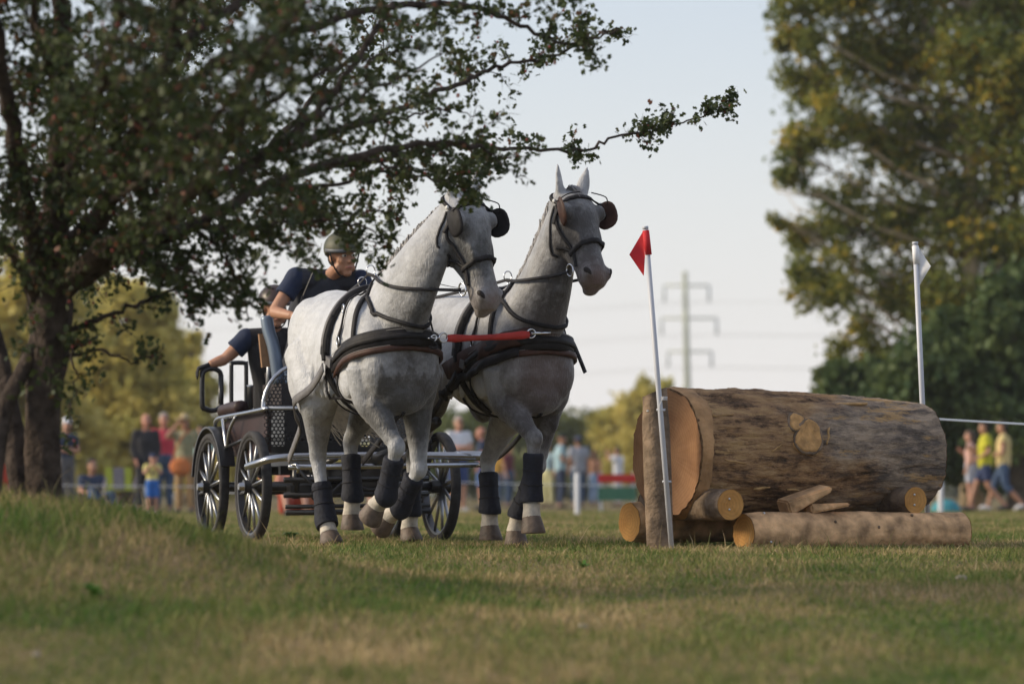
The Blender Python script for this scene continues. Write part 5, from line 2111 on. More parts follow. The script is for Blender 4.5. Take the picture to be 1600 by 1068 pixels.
# broad brown side leather + black tug along the right horse's inner flank
bvB = hB[1]
MB().add(strap(bvB, [Vector((.84, -.10, 1.325)), Vector((.74, -.24, 1.30)), Vector((.55, -.33, 1.25)), Vector((.30, -.36, 1.19)), Vector((.05, -.36, 1.12))], .125, .02, .018)).build('side_leather', brown_l, hB[0])
MB().add(strap(bvB, [Vector((.80, -.17, 1.215)), Vector((.6, -.31, 1.15)), Vector((.35, -.36, 1.09)), Vector((.10, -.36, 1.01)), Vector((-.05, -.34, .96))], .055, .018, .024)).build('side_tug', leather, hB[0])
MB().add(strap(bvB, [Vector((.32, -.35, 1.08)), Vector((.30, -.34, .98)), Vector((.30, -.28, .88)), Vector((.30, -.15, .82))], .055, .010, .012)).build('side_strap', leather, hB[0])
MB().add(strap(hA[1], [Vector((.30, -.35, 1.10)), Vector((.33, -.34, 1.0)), Vector((.38, -.30, .88)), Vector((.40, -.2, .82))], .045, .010, .010)).build('side_strap', leather, hA[0])
# ================================================================== people
SKIN = {}


def skin(k):
    cols = {'tan': (.40, .21, .135), 'pink': (.50, .27, .19), 'red': (.46, .21, .15), 'brown': (.33, .17, .105)}
    return mat('skin_' + k, cols[k], .5, var=.08, scale=30, spec=.35)


def cloth(name, col, var=.12):
    return mat('cloth_' + name, col, .85, var=var, scale=14, bump=.15, bscale=40)


def perp(v, d):
    return (v - d * v.dot(d)).normalized()


def hand_shapes(wr, el, side, palm, curl, k=1.0):
    """palm + four fingers + thumb; palm = palm-facing normal"""
    d = (wr - el).normalized()
    pn = perp(Vector(palm), d)
    across = d.cross(pn) * side
    S = []
    c = wr + d * .045 * k
    S.append(loft([(wr, across * .024 * k, pn * .019 * k), (wr + d * .03 * k, across * .036 * k, pn * .018 * k), (wr + d * .075 * k, across * .042 * k, pn * .016 * k), (wr + d * .092 * k, across * .038 * k, pn * .013 * k)], 12))
    for i, L in enumerate((.072, .080, .074, .058)):
        b0 = wr + d * .085 * k + across * (.030 - .020 * i) * k
        dr = d.copy()
        p = b0
        for j, f in enumerate((.45, .32, .23)):
            dr = (dr * math.cos(curl) + pn * math.sin(curl)).normalized() if j or curl > .3 else dr
            pn2 = perp(pn, dr)
            q = p + dr * L * f * k
            S.append(capsule(p, q, .0092 * k * (1 - .1 * j), .0088 * k * (1 - .12 * j), 8))
            p = q
            pn = pn2 if False else pn
    t0 = wr + d * .03 * k + across * .034 * k
    t1 = t0 + (across * .55 + d * .6 + pn * .45).normalized() * .038 * k
    t2 = t1 + (d * .75 + pn * (.5 + curl * .4)).normalized() * .032 * k
    S.append(capsule(t0, t1, .0125 * k, .0105 * k, 8))
    S.append(capsule(t1, t2, .0105 * k, .009 * k, 8))
    return S


def head_shapes(c, F, U, k=1.0):
    L = U.cross(F)
    Rm = Matrix((F, L, U)).transposed()

    def at(f, l, u_):
        return c + (F * f + L * l + U * u_) * k
    S = [ell(at(-.012, 0, .035), .098 * k, .077 * k, .092 * k, Rm), ell(at(.022, 0, -.035), .072 * k, .062 * k, .085 * k, Rm), ell(at(.055, 0, -.10), .030 * k, .032 * k, .026 * k, Rm),
         capsule(at(.088, 0, .018), at(.104, 0, -.022), .009 * k, .0155 * k, 10), ell(at(.076, 0, .040), .020 * k, .052 * k, .012 * k, Rm), ell(at(.079, 0, -.064), .018 * k, .028 * k, .014 * k, Rm)]
    for s in (-1, 1):
        S.append(ell(at(.058, .036 * s, -.020), .030 * k, .028 * k, .030 * k, Rm))
        S.append(ell(at(-.008, .079 * s, -.005), .021 * k, .010 * k, .032 * k, Rm))
        S.append(ell(at(.098, .012 * s, -.026), .010 * k, .008 * k, .008 * k, Rm))
        S.append(ell(at(.02, .052 * s, -.07), .040 * k, .018 * k, .034 * k, Rm))
    return S, at, Rm


def make_person(label, loc, yaw, J, cl, H=1.75, group=None, voxel=.014, look=None, face=True):
    """J: joints in metres for a 1.75 m person, x forward, y left"""
    k = H / 1.75
    t = thing('person', label, 'person', loc, yaw, group)
    D = dict(pelvis=(0, 0, .95), chest=(.0, 0, 1.27), neck=(-.01, 0, 1.47), head=(.03, 0, 1.635),
             rs=(0, -.175, 1.415), ls=(0, .175, 1.415), re=(-.03, -.235, 1.14), le=(-.03, .235, 1.14), rw=(.06, -.235, .92), lw=(.06, .235, .92),
             rk=(.02, -.10, .50), lk=(.02, .10, .50), ra=(-.02, -.105, .09), la=(-.02, .105, .09), rt=(.13, -.125, .03), lt=(.13, .125, .03),
             F=(1, 0, 0), U=(0, 0, 1), rp=(0, 1, 0), lp=(0, -1, 0), curl=.35)
    D.update(J)
    A = {q: (Vector(v) * (k if q not in ('F', 'U', 'rp', 'lp') else 1) if not isinstance(v, (int, float)) else v) for q, v in D.items()}
    bk = cl.get('build', 1.0)
    up = (A['neck'] - A['pelvis']).normalized()
    sh = (A['ls'] - A['rs']).normalized()
    hipdir = Vector((0, 1, 0))
    lat0 = perp(hipdir, up)
    lat1 = perp(sh, up)
    fw0, fw1 = lat0.cross(up), lat1.cross(up)
    wst = A['pelvis'].lerp(A['chest'], .5)

    def torso(g):
        return loft([(A['pelvis'] - up * .10 * k, lat0 * (.135 * bk + g) * k, fw0 * (.095 * bk + g) * k), (A['pelvis'], lat0 * (.165 * bk + g) * k, fw0 * (.115 * bk + g) * k),
                     (wst, lat0.lerp(lat1, .5) * (.148 * bk + g) * k, fw0.lerp(fw1, .5) * (.108 * bk + g) * k), (A['chest'], lat1 * (.168 * bk + g) * k, fw1 * (.120 * bk + g) * k),
                     (A['chest'].lerp(A['neck'], .55), lat1 * (.172 + g) * k, fw1 * (.100 + g) * k), (A['chest'].lerp(A['neck'], .88), lat1 * (.10 + g) * k, fw1 * (.072 + g) * k), (A['neck'], lat1 * (.062 + g * .3) * k, fw1 * (.062 + g * .3) * k)], 20)

    def yoke(g):
        n0 = A['neck'] - up * .055 * k
        return [capsule(n0, A[q].lerp(n0, .08), (.058 + g) * k, (.060 + g) * k) for q in ('rs', 'ls')]

    def arm(s, g, f0=0.0, f1=2.0):
        a, b_, c = A[s + 's'], A[s + 'e'], A[s + 'w']
        S = []
        if f1 >= 1:
            S.append(loft_limb([a, a.lerp(b_, .5), b_], [(.060 + g) * k, (.050 + g) * k, (.042 + g) * k]))
            if f1 > 1:
                S.append(loft_limb([b_, b_.lerp(c, .35), b_.lerp(c, f1 - 1)], [(.043 + g) * k, (.042 + g) * k, (.042 - .014 * (f1 - 1) + g) * k]))
        else:
            S.append(loft_limb([a, a.lerp(b_, f1 * .5), a.lerp(b_, f1)], [(.062 + g) * k, (.056 + g) * k, (.054 + g * 1.3) * k]))
        S.append(ell(a, (.066 + g) * k, (.062 + g) * k, (.062 + g) * k))
        return S

    def leg(s, g, f1=2.0, flare=1.0):
        hp_ = A['pelvis'] + lat0 * (.088 * k * (1 if s == 'l' else -1)) - up * .04 * k
        b_, c = A[s + 'k'], A[s + 'a']
        S = []
        if f1 <= 1:
            S.append(loft_limb([hp_, hp_.lerp(b_, f1 * .5), hp_.lerp(b_, f1)], [(.095 * bk + g) * k, (.085 * bk + g) * k, (.072 + g * flare) * k]))
        else:
            S.append(loft_limb([hp_, hp_.lerp(b_, .5), b_], [(.092 * bk + g) * k, (.076 * bk + g) * k, (.056 + g) * k]))
            S.append(loft_limb([b_, b_.lerp(c, .35), b_.lerp(c, f1 - 1)], [(.054 + g) * k, (.055 + g) * k, ((.055 - .020 * (f1 - 1)) + g * flare) * k]))
        return S
    S = yoke(0) + [torso(0), capsule(A['neck'] - up * .04 * k, A['head'] - A['U'] * .05 * k, .060 * k, .052 * k)]
    F, U = A['F'].normalized(), A['U'].normalized()
    U = perp(U, F)
    kb = k
    k = k * cl.get('head', 1.0)
    hs, at, Rm = head_shapes(A['head'], F, U, k)
    k = kb
    S += hs
    for s, sd in (('r', -1), ('l', 1)):
        S += arm(s, 0)
        S += leg(s, 0)
        S.append(capsule(A[s + 'a'] + Vector((-.03, 0, -.03)) * k, A[s + 't'], .036 * k, .030 * k))
    hv = cl.get('hand_voxel')
    hands = []
    for s, sd in (('r', -1), ('l', 1)):
        hands += hand_shapes(A[s + 'w'], A[s + 'e'], sd, A[s + 'p'], A['curl'], k)
    gloves = cl.get('gloves')
    me = fuse('body', S if gloves else S + hands, voxel * k, 3, .5)
    new_obj('body', me, skin(cl.get('skin', 'pink')), t)
    if gloves:
        new_obj('gloves', fuse('gloves', hands, .006, 1, .4), gloves, t)
    # face
    k = kb * cl.get('head', 1.0)
    if face:
        wm, dm = mat('eye_white', (.7, .68, .64), .3), mat('iris_dark', (.02, .015, .012), .2)
        for s in (-1, 1):
            e = MB().add(ell(at(.078, .032 * s, .012), .013 * k, .017 * k, .010 * k, Rm, 10, 7)).build('eye', wm, t)
            MB().add(ell(at(.088, .032 * s, .012), .005 * k, .008 * k, .008 * k, Rm, 8, 6)).build('iris', dm, e)
            MB().add(tube([at(.090, .014 * s, .036), at(.094, .032 * s, .042), at(.080, .052 * s, .036)], .0055 * k, 6)).build('eyebrow', mat('brow_hair', (.07, .045, .03), .8), t)
        MB().add(tube([at(.082, -.026, -.064), at(.096, 0, -.062), at(.082, .026, -.064)], .0052 * k, 6)).build('mouth', mat('lips', (.33, .12, .10), .5), t)
    # clothes
    k = kb
    if 'shirt' in cl:
        g = cl.get('fit', .012)
        S = yoke(g) + [torso(g)]
        for s in ('r', 'l'):
            if cl.get('sleeve', .6) > 0:
                S += arm(s, g, 0, cl.get('sleeve', .6))
        sh_o = new_obj('shirt', fuse('shirt', S, voxel * k, 2, .5), cl['shirt'], t)
        if 'print' in cl:
            q = A['chest'] + fw1 * (.128 * bk + g) * k - up * .05 * k
            MB().add(ell(q, .01, .06 * k, .06 * k, None, 10, 6)).build('shirt_print', cl['print'], sh_o)
    if 'vest' in cl:
        new_obj('vest', fuse('vest', yoke(.022) + [torso(.028)], voxel * k, 2, .5), cl['vest'], t)
    if 'legs' in cl:
        g = cl.get('leg_fit', .014)
        S = [loft([(A['pelvis'] - up * .12 * k, lat0 * (.14 * bk + g) * k, fw0 * (.10 * bk + g) * k), (A['pelvis'], lat0 * (.168 * bk + g + .002) * k, fw0 * (.118 * bk + g + .002) * k), (A['pelvis'].lerp(A['chest'], .28), lat0 * (.155 * bk + g) * k, fw0 * (.112 * bk + g) * k)], 18)]
        for s in ('r', 'l'):
            S += leg(s, g, cl.get('leg_len', 1.92), cl.get('flare', 1.4))
        new_obj('shorts' if cl.get('leg_len', 2) <= 1.05 else 'trousers', fuse('legwear', S, voxel * k, 2, .5), cl['legs'], t)
    for s in ('r', 'l'):
        a, b_ = A[s + 'a'], A[s + 't']
        MB().add(loft_limb([a + Vector((-.055, 0, -.055)) * k, a.lerp(b_, .45) + Vector((0, 0, -.012)) * k, b_ + Vector((.03, 0, .0)) * k], [.036 * k, .046 * k, .032 * k], 12)).build('shoe', cl.get('shoe', cloth('shoe_dark', (.05, .05, .055))), t)
    # hair and hats
    k = kb * cl.get('head', 1.0)
    hr = cl.get('hair')
    if hr:
        S = [ell(at(-.022, 0, .048), .098 * k, .084 * k, .090 * k, Rm), ell(at(-.05, 0, -.01), .062 * k, .078 * k, .07 * k, Rm)]
        if cl.get('long'):
            S += [loft_limb([at(-.06, 0, .0), at(-.085, 0, -.10), at(-.08, 0, -.22)], [.085 * k, .08 * k, .05 * k])]
        new_obj('hair', fuse('hair', S, .014 * k, 2, .5), hr, t)
    hat = cl.get('hat')
    if hat:
        kind, hm = hat
        S = []
        if kind == 'cap':
            V, Fc = ell(at(-.010, 0, .052), .110 * k, .091 * k, .090 * k, Rm, 20, 12)
            V = [v if (v - at(0, 0, .052)).dot(U) > -.01 else v + U * (-.01 - (v - at(0, 0, .052)).dot(U)) for v in V]
            c_ = MB().add((V, Fc)).build('cap', hm, t)
            V, Fc = ell(at(.105, 0, .048), .075 * k, .072 * k, .008 * k, Rm, 18, 6)
            MB().add((V, Fc)).build('peak', hm, c_)
        elif kind == 'straw':
            c_ = MB().add(ell(at(-.01, 0, .07), .098 * k, .088 * k, .085 * k, Rm, 20, 10)).build('straw_hat', hm, t)
            MB().add(loft([(at(-.01, 0, .045), F * .20 * k, U.cross(F) * .19 * k), (at(-.01, 0, .062), F * .195 * k, U.cross(F) * .185 * k)], 28)).build('hat_brim', hm, c_)
        elif kind == 'helmet':
            V, Fc = ell(at(-.008, 0, .052), .132 * k, .112 * k, .112 * k, Rm, 28, 16)
            V2 = []
            for v in V:
                q = (v - at(0, 0, .03)).dot(U)
                lim = -.0 - .05 * max(0, -(v - at(0, 0, 0)).dot(F) / .13)
                V2.append(v if q > lim else v + U * (lim - q))
            he = MB().add((V2, Fc)).build('helmet', hm, t)
            br = [at(.126, -.06, .058), at(.150, -.03, .050), at(.158, 0, .048), at(.150, .03, .050), at(.126, .06, .058)]
            MB().add(ribbon(smooth_path(br, 4), [U] * 17, .045 * k, .006)).build('visor', hm, he)
            band = [at(math.cos(a) * .134, math.sin(a) * .114, .045) for a in np.linspace(R(-100), R(100), 18)]
            MB().add(ribbon(band, [(p - at(-.01, 0, .045)).normalized() for p in band], .022 * k, .004)).build('helmet_band', mat('grey_trim', (.10, .11, .13), .5), he)
            for s in (-1, 1):
                st = smooth_path([at(.03, .108 * s, .03), at(.03, .086 * s, -.05), at(.045, .05 * s, -.112), at(.052, 0, -.130)], 5)
                MB().add(tube(st, .0055 * k, 6)).build('chin_strap', mat('strap_black', (.012, .012, .014), .6), he)
            for q in (-.05, 0, .05):
                MB().add(ell(at(.02, q, .158 - abs(q) * .25), .05 * k, .010 * k, .008 * k, Rm, 10, 6)).build('vent', mat('strap_black', (.012, .012, .014), .6), he)
    if cl.get('glasses'):
        for s in (-1, 1):
            MB().add(ell(at(.094, .032 * s, .014), .006 * k, .026 * k, .018 * k, Rm, 12, 8)).build('sunglass_lens', eye_m, t)
        MB().add(tube([at(.0, -.08, .016), at(.085, -.055, .018), at(.10, 0, .018), at(.085, .055, .018), at(.0, .08, .016)], .003 * k, 5)).build('glasses_frame', eye_m, t)
    return t, A, at


navy = cloth('navy_polo', (.016, .026, .062))
blackc = cloth('black', (.016, .016, .020))
denim = cloth('denim', (.05, .085, .16), .3)
camo = mat('camo_helmet', (.035, .045, .024), .55, col2=(.085, .08, .045), scale=24)
brown_h = mat('brown_helmet', (.045, .026, .024), .4)

# ---- driver (carriage axes, shifted so that the root stands under the hips)
def rel(d, o):
    return {q: (Vector(v) - Vector(o) if q not in ('F', 'U', 'rp', 'lp', 'curl') else v) for q, v in d.items()}


o0 = (-.78, 0, 0)
drv = dict(pelvis=(-.92, 0, 1.22), chest=(-.66, -.01, 1.62), neck=(-.50, .02, 1.90), head=(-.34, .065, 2.01), rs=(-.55, -.215, 1.865), ls=(-.43, .225, 1.85),
           re=(-.53, -.385, 1.62), le=(-.36, .36, 1.54), rw=(-.30, -.315, 1.585), lw=(-.14, .20, 1.48), rk=(-.33, -.17, 1.26), lk=(-.33, .17, 1.26), ra=(-.12, -.16, .82), la=(-.12, .16, .82),
           rt=(.0, -.17, .765), lt=(.0, .17, .765), F=(.95, .24, -.10), U=(.1, -.06, 1), rp=(.1, 1, -.2), lp=(0, -1, -.2), curl=.95)
pd = make_person('driver in navy polo shirt and green helmet leaning forward with the reins', cw(o0), CY, rel(drv, o0),
                 dict(shirt=navy, sleeve=.52, fit=.018, head=1.1, legs=denim, leg_len=1.9, skin='tan', vest=cloth('grey_navy_vest', (.028, .032, .046)), hat=('helmet', camo), hair=mat('hair_brown', (.05, .035, .025), .7), build=1.2, shoe=blackc),
                 1.75, voxel=.0075)
o1 = (-1.50, -.10, 0)
grm_ = dict(pelvis=(-1.52, -.08, 1.00), chest=(-1.42, -.13, 1.31), neck=(-1.36, -.16, 1.53), head=(-1.30, -.165, 1.685), rs=(-1.42, -.345, 1.465), ls=(-1.32, .03, 1.47),
            re=(-1.45, -.50, 1.315), le=(-1.12, .10, 1.30), rw=(-1.46, -.615, 1.275), lw=(-.98, .0, 1.22), rk=(-1.40, -.20, .69), lk=(-1.36, .06, .69), ra=(-1.52, -.20, .44), la=(-1.50, .06, .44),
            rt=(-1.38, -.21, .385), lt=(-1.36, .07, .385), F=(.97, .12, -.15), U=(0, 0, 1), rp=(0, .2, -1), lp=(0, -.3, -1), curl=.9)
pg = make_person('groom in dark vest and brown helmet standing on the rear step gripping the handle', cw(o1), CY, rel(grm_, o1),
                 dict(shirt=navy, sleeve=.55, fit=.018, head=1.06, legs=cloth('dark_trousers', (.02, .022, .03)), leg_len=1.9, skin='tan', vest=blackc, hat=('helmet', brown_h), hair=mat('hair_brown', (.05, .035, .025), .7), gloves=blackc, shoe=blackc),
                 1.75, voxel=.0085)
# whip in the driver's hand
hnd = cw((-.245, -.30, 1.60))
wh = thing('driving_whip', 'thin driving whip held upright in the driver\'s right hand', 'whip', hnd)
tip = W(503, 380, 27.0) - hnd
MB().add(tube([Vector((0, 0, -.06)) - tip * .12, tip * .25], .007, 8)).build('grip', leather, wh)
MB().add(tube([tip * .2, tip * .6 + Vector((.01, 0, 0)), tip], [.004, .003, .002], 6)).build('shaft', mat('whip_shaft', (.30, .28, .25), .5), wh)

# reins: bit ring -> neck terret -> pad terret -> driver's hands
for h, nm, colr in ((hA, 'left', 0), (hB, 'right', 1)):
    for s in (-1, 1):
        t_, bv, hp = h[0], h[1], h[2]
        c = hp(.80, -.045, .085 * s)
        n1 = Vector((.47, .10 * s, 1.70))
        q, nn, _, _ = bv.find_nearest(n1)
        n1 = q + nn * .06
        q, nn, _, _ = bv.find_nearest(Vector((.20, .08 * s, 1.70)))
        n2 = q + nn * .065
        def keep_out(p, gap):
            hit, nn, _, _ = bv.ray_cast(Vector((p.x, s * 1.2, p.z)), Vector((0, -s, 0)))
            if hit is not None and p.y * s < hit.y * s + gap and abs(hit.y - p.y) < .3:
                p = Vector((p.x, hit.y + s * gap, p.z))
            return p
        mid = []
        for f in np.linspace(.12, .94, 16):
            p = Vector(c).lerp(n1, f)
            p.z -= .03 * math.sin(math.pi * f)
            mid.append(p)
        for _ in range(6):
            mid = [keep_out(p, .022) for p in mid]
            mid = [mid[0]] + [mid[i] * .5 + (mid[i - 1] + mid[i + 1]) * .25 for i in range(1, len(mid) - 1)] + [mid[-1]]
        mid = [keep_out(p, .014) for p in mid]
        pts = [hw(h, p) for p in [Vector(c)] + mid + [n1, n2]]
        hd = cw((-.21, -.27 if s < 0 else .16, 1.57))
        pts += [pts[-1].lerp(hd, f) + Vector((0, 0, -.03 * math.sin(math.pi * f))) for f in (.3, .6, .85, 1.0)]
        o_ = pts[0].copy()
        nr = [Vector((-.7 * (1 if s < 0 else -1), -.6, .3)).normalized()] * len(pts)
        o = MB().add(ribbon([p - o_ for p in pts], nr, .022, .006)).build('driving_rein', leather)
        o.location = o_
        tag(o, 'dark leather rein on the ' + ('outer' if (s < 0) == (colr == 0) else 'inner') + ' side of the ' + nm + ' horse', 'rein', 'driving reins')

# ---- spectators
SP = 'spectators standing behind the course'


def spot(px, top, H):
    d = (H - CAM_H) * FPX / (HOR - top)
    return Vector(((px - 800) * d / FPX, d, 0))


def spect(label, px, top, H, yaw, J, cl, group=SP, face=True):
    loc = spot(px, top, H)
    return make_person(label, loc, R(yaw), J, cl, H * .985, group, .019, face=face)


wht = cloth('white', (.66, .68, .74))
crossed = dict(re=(.02, -.25, 1.15), le=(.02, .25, 1.15), rw=(.20, .02, 1.19), lw=(.19, -.04, 1.15), rp=(-1, 0, 0), lp=(-1, 0, 0))
greyhair = mat('hair_grey', (.30, .28, .26), .8)
darkhair = mat('hair_dark', (.025, .018, .014), .7)
brownhair = mat('hair_brown', (.05, .035, .025), .7)
spect('man in navy T-shirt with crossed arms half hidden by the hawthorn trunk', 103, 652, 1.75, -50, crossed, dict(shirt=cloth('navy_tee', (.03, .045, .09)), legs=cloth('grey_trousers', (.10, .10, .11)), hair=greyhair, skin='pink', hat=('cap', wht)))
spect('bald man in black shirt standing left of the red polo shirt', 228, 645, 1.78, -75, dict(rw=(.10, -.2, .93), lw=(.14, .16, .95)), dict(shirt=cloth('black_shirt', (.022, .022, .028)), sleeve=1.9, legs=cloth('dark_trousers', (.02, .022, .03)), skin='red', build=1.1))
spect('grey haired man in pinkish red polo shirt behind the man in black', 256, 643, 1.82, -80, {}, dict(shirt=cloth('coral_polo', (.52, .05, .08)), legs=denim, skin='red', hair=greyhair, build=1.12))
spect('woman in straw hat and olive patterned top with orange bag, hand raised to her brow', 289, 646, 1.68, -95,
      dict(re=(.16, -.30, 1.36), rw=(.16, -.10, 1.60), rp=(-1, 0, 0)), dict(shirt=mat('olive_print', (.17, .19, .10), .85, col2=(.36, .33, .22), scale=16), legs=cloth('tan_trousers', (.34, .22, .11)), skin='tan', hair=brownhair, long=True, hat=('straw', mat('straw', (.40, .32, .19), .9, var=.2, scale=30))))
spect('dark haired person in pale teal shirt at the carriage\'s left edge', 314, 664, 1.66, -100, {}, dict(shirt=cloth('teal_pale', (.36, .50, .50)), legs=cloth('dark_trousers', (.02, .022, .03)), skin='tan', hair=darkhair))
spect('small boy in yellow T-shirt, blue shorts and cap with both hands at his mouth', 238, 708, .97, -78, dict(re=(.10, -.25, 1.20), rw=(.17, -.06, 1.44), le=(.08, .25, 1.2), lw=(.16, .07, 1.42), rp=(0, 1, .3), lp=(0, -1, .3)),
      dict(shirt=cloth('yellow_tee', (.66, .60, .22)), legs=cloth('royal_blue', (.03, .14, .48)), leg_len=.95, skin='pink', hat=('cap', cloth('blue_cap', (.045, .06, .13))), print=cloth('print_brown', (.30, .22, .12)), shoe=cloth('shoe_pale', (.4, .4, .4))))
bag = thing('shoulder_bag', 'orange shoulder bag hanging in front of the woman in the straw hat', 'bag', spot(286, 646, 1.68) + Vector((-.02, -.30, 0)))
bo = fuse('pouch', [ell((0, 0, .80), .19, .07, .14), ell((0, 0, .74), .17, .08, .10)], .02, 2)
new_obj('pouch', bo, cloth('orange_bag', (.50, .16, .05)), bag)
MB().add(tube(smooth_path([Vector((-.15, .02, .9)), Vector((.0, .10, 1.25)), Vector((.16, .24, 1.42))], 5), .012, 6)).build('bag_strap', cloth('orange_bag', (.5, .16, .05)), bag)
spect('person in orange red shorts mostly hidden left of the hawthorn trunk', 6, 640, 1.72, -70, {}, dict(shirt=cloth('skin_tone_top', (.42, .25, .20)), legs=cloth('orange_red', (.48, .07, .04)), leg_len=.95, skin='pink', hair=brownhair))

sit = dict(pelvis=(0, 0, .14), chest=(-.02, 0, .46), neck=(0, 0, .66), head=(.03, 0, .82), rs=(-.01, -.175, .605), ls=(-.01, .175, .605), re=(.10, -.24, .36), le=(.10, .24, .36), rw=(.28, -.15, .38), lw=(.28, .15, .38),
           rk=(.40, -.16, .42), lk=(.40, .16, .42), ra=(.62, -.14, .09), la=(.62, .14, .09), rt=(.75, -.15, .03), lt=(.75, .15, .03))


def sitter(label, px, d, yaw, cl, H=1.7):
    make_person(label, Vector(((px - 800) * d / FPX, d, 0)), R(yaw), sit, cl, H, 'spectators sitting on the grass', .019)


sitter('dark haired person in navy sitting on the grass right of the trunk', 143, 63, -60, dict(shirt=cloth('navy_tee', (.03, .045, .09)), legs=denim, hair=darkhair, skin='tan'))
sitter('person with bare legs and orange shorts sitting behind the front wheel', 455, 58, -80, dict(shirt=cloth('salmon', (.50, .22, .16)), legs=cloth('orange_red', (.48, .07, .04)), leg_len=.9, hair=brownhair, skin='pink'))
sitter('fair person in white top sitting seen between the horses\' hind legs', 502, 60, -100, dict(shirt=wht, legs=cloth('salmon', (.50, .22, .16)), leg_len=.9, hair=brownhair, skin='pink'))
sitter('person in pale pink sitting left of the right front wheel', 596, 61, -90, dict(shirt=cloth('pale_pink', (.55, .36, .33)), legs=denim, leg_len=.9, hair=darkhair, skin='tan'))
# folding chair
chs = .8
ch = thing('folding_chair', 'lime green folding chair with grey back panel on the grass at left', 'chair', ((187 - 800) * 62 / FPX, 62, 0), R(-80))
lime = cloth('lime', (.34, .38, .05))
gryc = cloth('grey_panel', (.20, .18, .21))
for y in (-.24, .24):
    MB().add(tube([Vector((.24, y, 0)), Vector((-.18, y, .52))], .014, 6)).build('leg', gryc, ch)
    MB().add(tube([Vector((-.24, y, 0)), Vector((.2, y, .42)), Vector((.24, y, .60))], .014, 6)).build('leg', gryc, ch)
MB().add(box((.0, 0, .40), .46, .50, .02)).build('seat', lime, ch, smooth=False)
for y, w, m_ in ((-.155, .14, lime), (0, .22, gryc), (.155, .14, lime)):
    MB().add(box((-.24, y, .58), .025, w * .8, .38, Matrix.Rotation(-.2, 3, 'Y'))).build('back_panel', m_, ch, smooth=False)

spect('man in white polo, navy shorts and sunglasses with folded arms between the horses', 716, 648, 1.80, -70, crossed, dict(shirt=wht, legs=cloth('navy_shorts', (.035, .06, .17)), leg_len=1.0, skin='pink', hair=greyhair, glasses=True, shoe=cloth('shoe_pale', (.4, .4, .4))))
spect('balding man in navy shirt and blue shorts right of the white polo', 753, 666, 1.74, 175, {}, dict(shirt=cloth('navy_tee', (.03, .045, .09)), legs=cloth('blue_shorts', (.06, .12, .30)), leg_len=1.0, skin='red'))
spect('person in maroon and jeans seen between the right horse\'s legs', 795, 692, 1.62, -30, {}, dict(shirt=cloth('maroon_tee', (.13, .03, .045)), legs=denim, skin='tan', hair=darkhair, long=True))
spect('person in mustard yellow top and jeans just behind the right horse\'s hind leg', 777, 700, 1.58, -120, {}, dict(shirt=cloth('mustard', (.50, .28, .05)), legs=denim, skin='tan', hair=brownhair))
spect('man in dark cap and light blue checked shirt standing in profile', 876, 676, 1.76, 5, dict(re=(.02, -.24, 1.14), rw=(.24, -.14, 1.08), le=(.02, .24, 1.14), lw=(.22, .14, 1.10)), dict(shirt=mat('blue_check', (.20, .36, .46), .85, col2=(.42, .54, .58), scale=26), fit=.03, legs=cloth('dark_jeans', (.03, .045, .09)), skin='tan', hat=('cap', cloth('dark_green_cap', (.03, .045, .04))), build=1.1))
spect('person in pale yellow trousers behind the man in the checked shirt', 856, 690, 1.64, -120, {}, dict(shirt=cloth('pale_blue', (.32, .44, .50)), legs=cloth('pale_yellow', (.56, .54, .30)), skin='tan', hair=brownhair))
spect('man in grey T-shirt and blue cap with his back turned', 904, 680, 1.76, 105, {}, dict(shirt=cloth('grey_tee', (.32, .34, .40)), fit=.026, legs=denim, skin='tan', hat=('cap', cloth('blue_cap', (.045, .06, .13))), hair=brownhair, build=1.08))
spect('long haired woman in brown top and light jeans beside the grey T-shirt', 929, 702, 1.62, 60, {}, dict(shirt=cloth('brown_top', (.27, .14, .09)), sleeve=0, legs=cloth('light_jeans', (.14, .22, .38), .3), skin='tan', hair=mat('hair_auburn', (.12, .06, .035), .7), long=True))
spect('person in white top and trousers raising both arms to take a photo', 966, 697, 1.66, 150, dict(re=(.22, -.22, 1.40), rw=(.34, -.10, 1.60), le=(.22, .22, 1.40), lw=(.34, .08, 1.60)), dict(shirt=wht, fit=.028, legs=cloth('white_trousers', (.62, .62, .66)), skin='tan', hair=darkhair))
walk = dict(rk=(.18, -.10, .52), lk=(-.04, .10, .50), ra=(.30, -.10, .11), la=(-.36, .10, .16), rt=(.44, -.11, .07), lt=(-.24, .11, .04))
spect('woman in lime yellow T-shirt and navy shorts walking left', 1540, 656, 1.70, 178, dict(walk, re=(.08, -.24, 1.14), rw=(.26, -.16, 1.22), le=(-.05, .25, 1.16), lw=(.15, .2, 1.05)), dict(shirt=cloth('lime_tee', (.46, .44, .03)), fit=.035, legs=cloth('navy_shorts2', (.03, .045, .11)), leg_len=.75, skin='tan', hair=darkhair))
spect('man in cream yellow singlet and denim shorts walking close behind the woman in lime', 1568, 655, 1.78, 172, dict(walk, re=(.0, -.26, 1.14), rw=(.22, -.2, 1.10), le=(.02, .25, 1.12), lw=(.2, .2, 1.08)), dict(shirt=cloth('cream_yellow', (.60, .48, .22)), sleeve=.3, fit=.03, legs=denim, leg_len=1.05, skin='tan', hair=darkhair, shoe=cloth('shoe_white', (.6, .6, .62))))
spect('girl in pale top ahead of the woman in lime', 1517, 670, 1.60, 165, dict(re=(.06, -.23, 1.14), rw=(.22, -.1, 1.30)), dict(shirt=cloth('pale_pink', (.55, .36, .33)), sleeve=.2, legs=cloth('pale_shorts', (.40, .42, .50)), leg_len=.7, skin='pink', hair=brownhair, long=True))
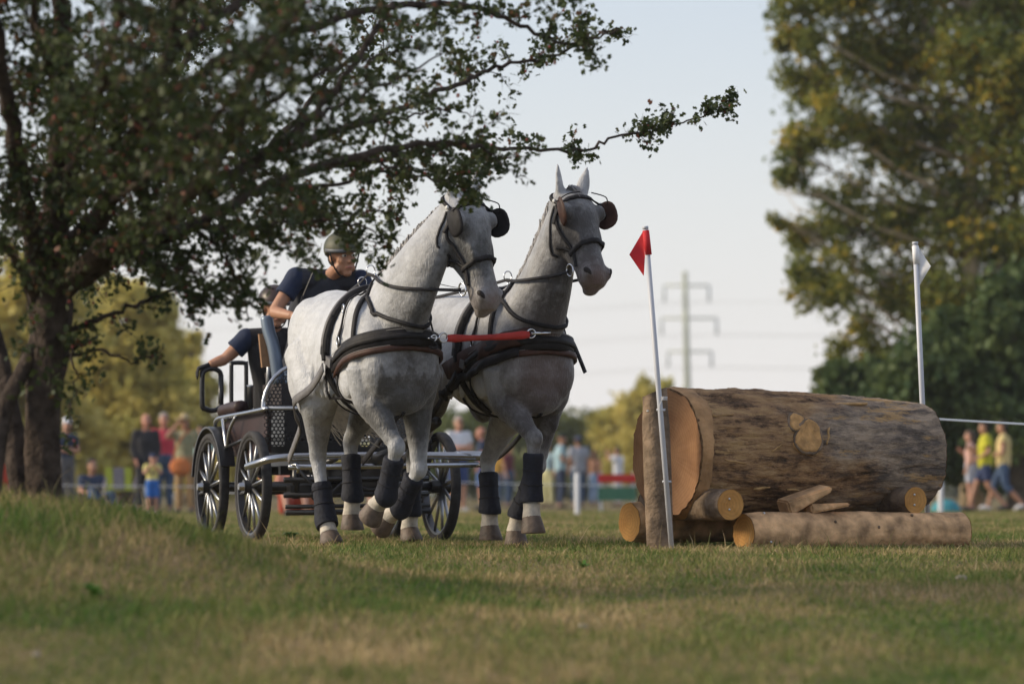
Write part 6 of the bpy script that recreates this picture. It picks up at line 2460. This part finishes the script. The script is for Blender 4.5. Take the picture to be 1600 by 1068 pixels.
spect('small child in white T-shirt and dark shorts at the right edge', 1598, 716, 1.12, -100, {}, dict(shirt=wht, legs=cloth('dark_shorts', (.03, .06, .06)), leg_len=.9, skin='pink', hair=brownhair))

# course fence: posts, tapes, boards, tent
post_m = mat('white_post_paint', (.66, .67, .70), .6)
for px, top, d, lab in [(902, 738, 62, 'white fence post in front of the man in the grey T-shirt'), (1470, 752, 64, 'white fence post right of the big log')]:
    p = W(px, top, d)
    o = MB().add(loft([(Vector((0, 0, z)), Vector((w, 0, 0)), Vector((0, w, 0))) for z, w in ((0, .045), (p.z - .03, .045), (p.z - .005, .036), (p.z, .02))], 10)).build('fence_post', post_m, sharp=40)
    o.location = (p.x, d, 0)
    tag(o, lab, 'post', 'white posts of the course fence')
for lab, a, c in [('white fence tape running left behind the carriage', (60, 757, 60), (668, 752, 62)), ('white fence tape running behind the right horse\'s legs', (668, 752, 62), (1470, 757, 64))]:
    a, c = W(*a), W(*c)
    pts = [a.lerp(c, f) - Vector((0, 0, .05 * math.sin(math.pi * f))) for f in np.linspace(0, 1, 16)]
    o = MB().add(ribbon([p - a for p in pts], [Vector((0, -1, 0))] * 16, .014, .003)).build('fence_tape', tape_m)
    o.location = a
    tag(o, lab, 'tape', 'tapes of the course fence')
redb, grnb = cloth('red_board', (.50, .035, .03)), cloth('green_board', (.06, .17, .11))
for x0, x1, lab in [(934, 994, 'red and green barrier board behind the person in white')]:
    d = 74
    a, c = W(x0, 740, d), W(x1, 740, d)
    t = thing('barrier_board', lab, 'barrier', ((a.x + c.x) / 2, d, 0))
    w = c.x - a.x
    MB().add(box((0, 0, .64), w, .04, .16)).build('red_panel', redb, t, smooth=False)
    MB().add(box((0, 0, .34), w, .035, .26)).build('green_panel', grnb, t, smooth=False)
    for s in (-.42, .42):
        MB().add(box((s * w, .05, .38), .05, .05, .76)).build('leg', post_m, t, smooth=False)
tn = MB()
V, F = [], []
for k in range(6):
    a = R(90 * k / 5)
    for i in range(14):
        b_ = 2 * math.pi * i / 14
        V.append(Vector((math.cos(b_) * .28 * math.cos(a) ** .8, math.sin(b_) * .26 * math.cos(a) ** .8, .24 * math.sin(a))))
for k in range(5):
    for i in range(14):
        j = (i + 1) % 14
        F.append((k * 14 + i, k * 14 + j, k * 14 + 14 + j, k * 14 + 14 + i))
o = tn.add((V, F)).build('beach_tent', cloth('teal_tent', (.05, .25, .30)))
o.location = W(1478, 806, 70)
o.location.z = 0
tag(o, 'small teal beach tent on the grass behind the white fence post', 'tent')
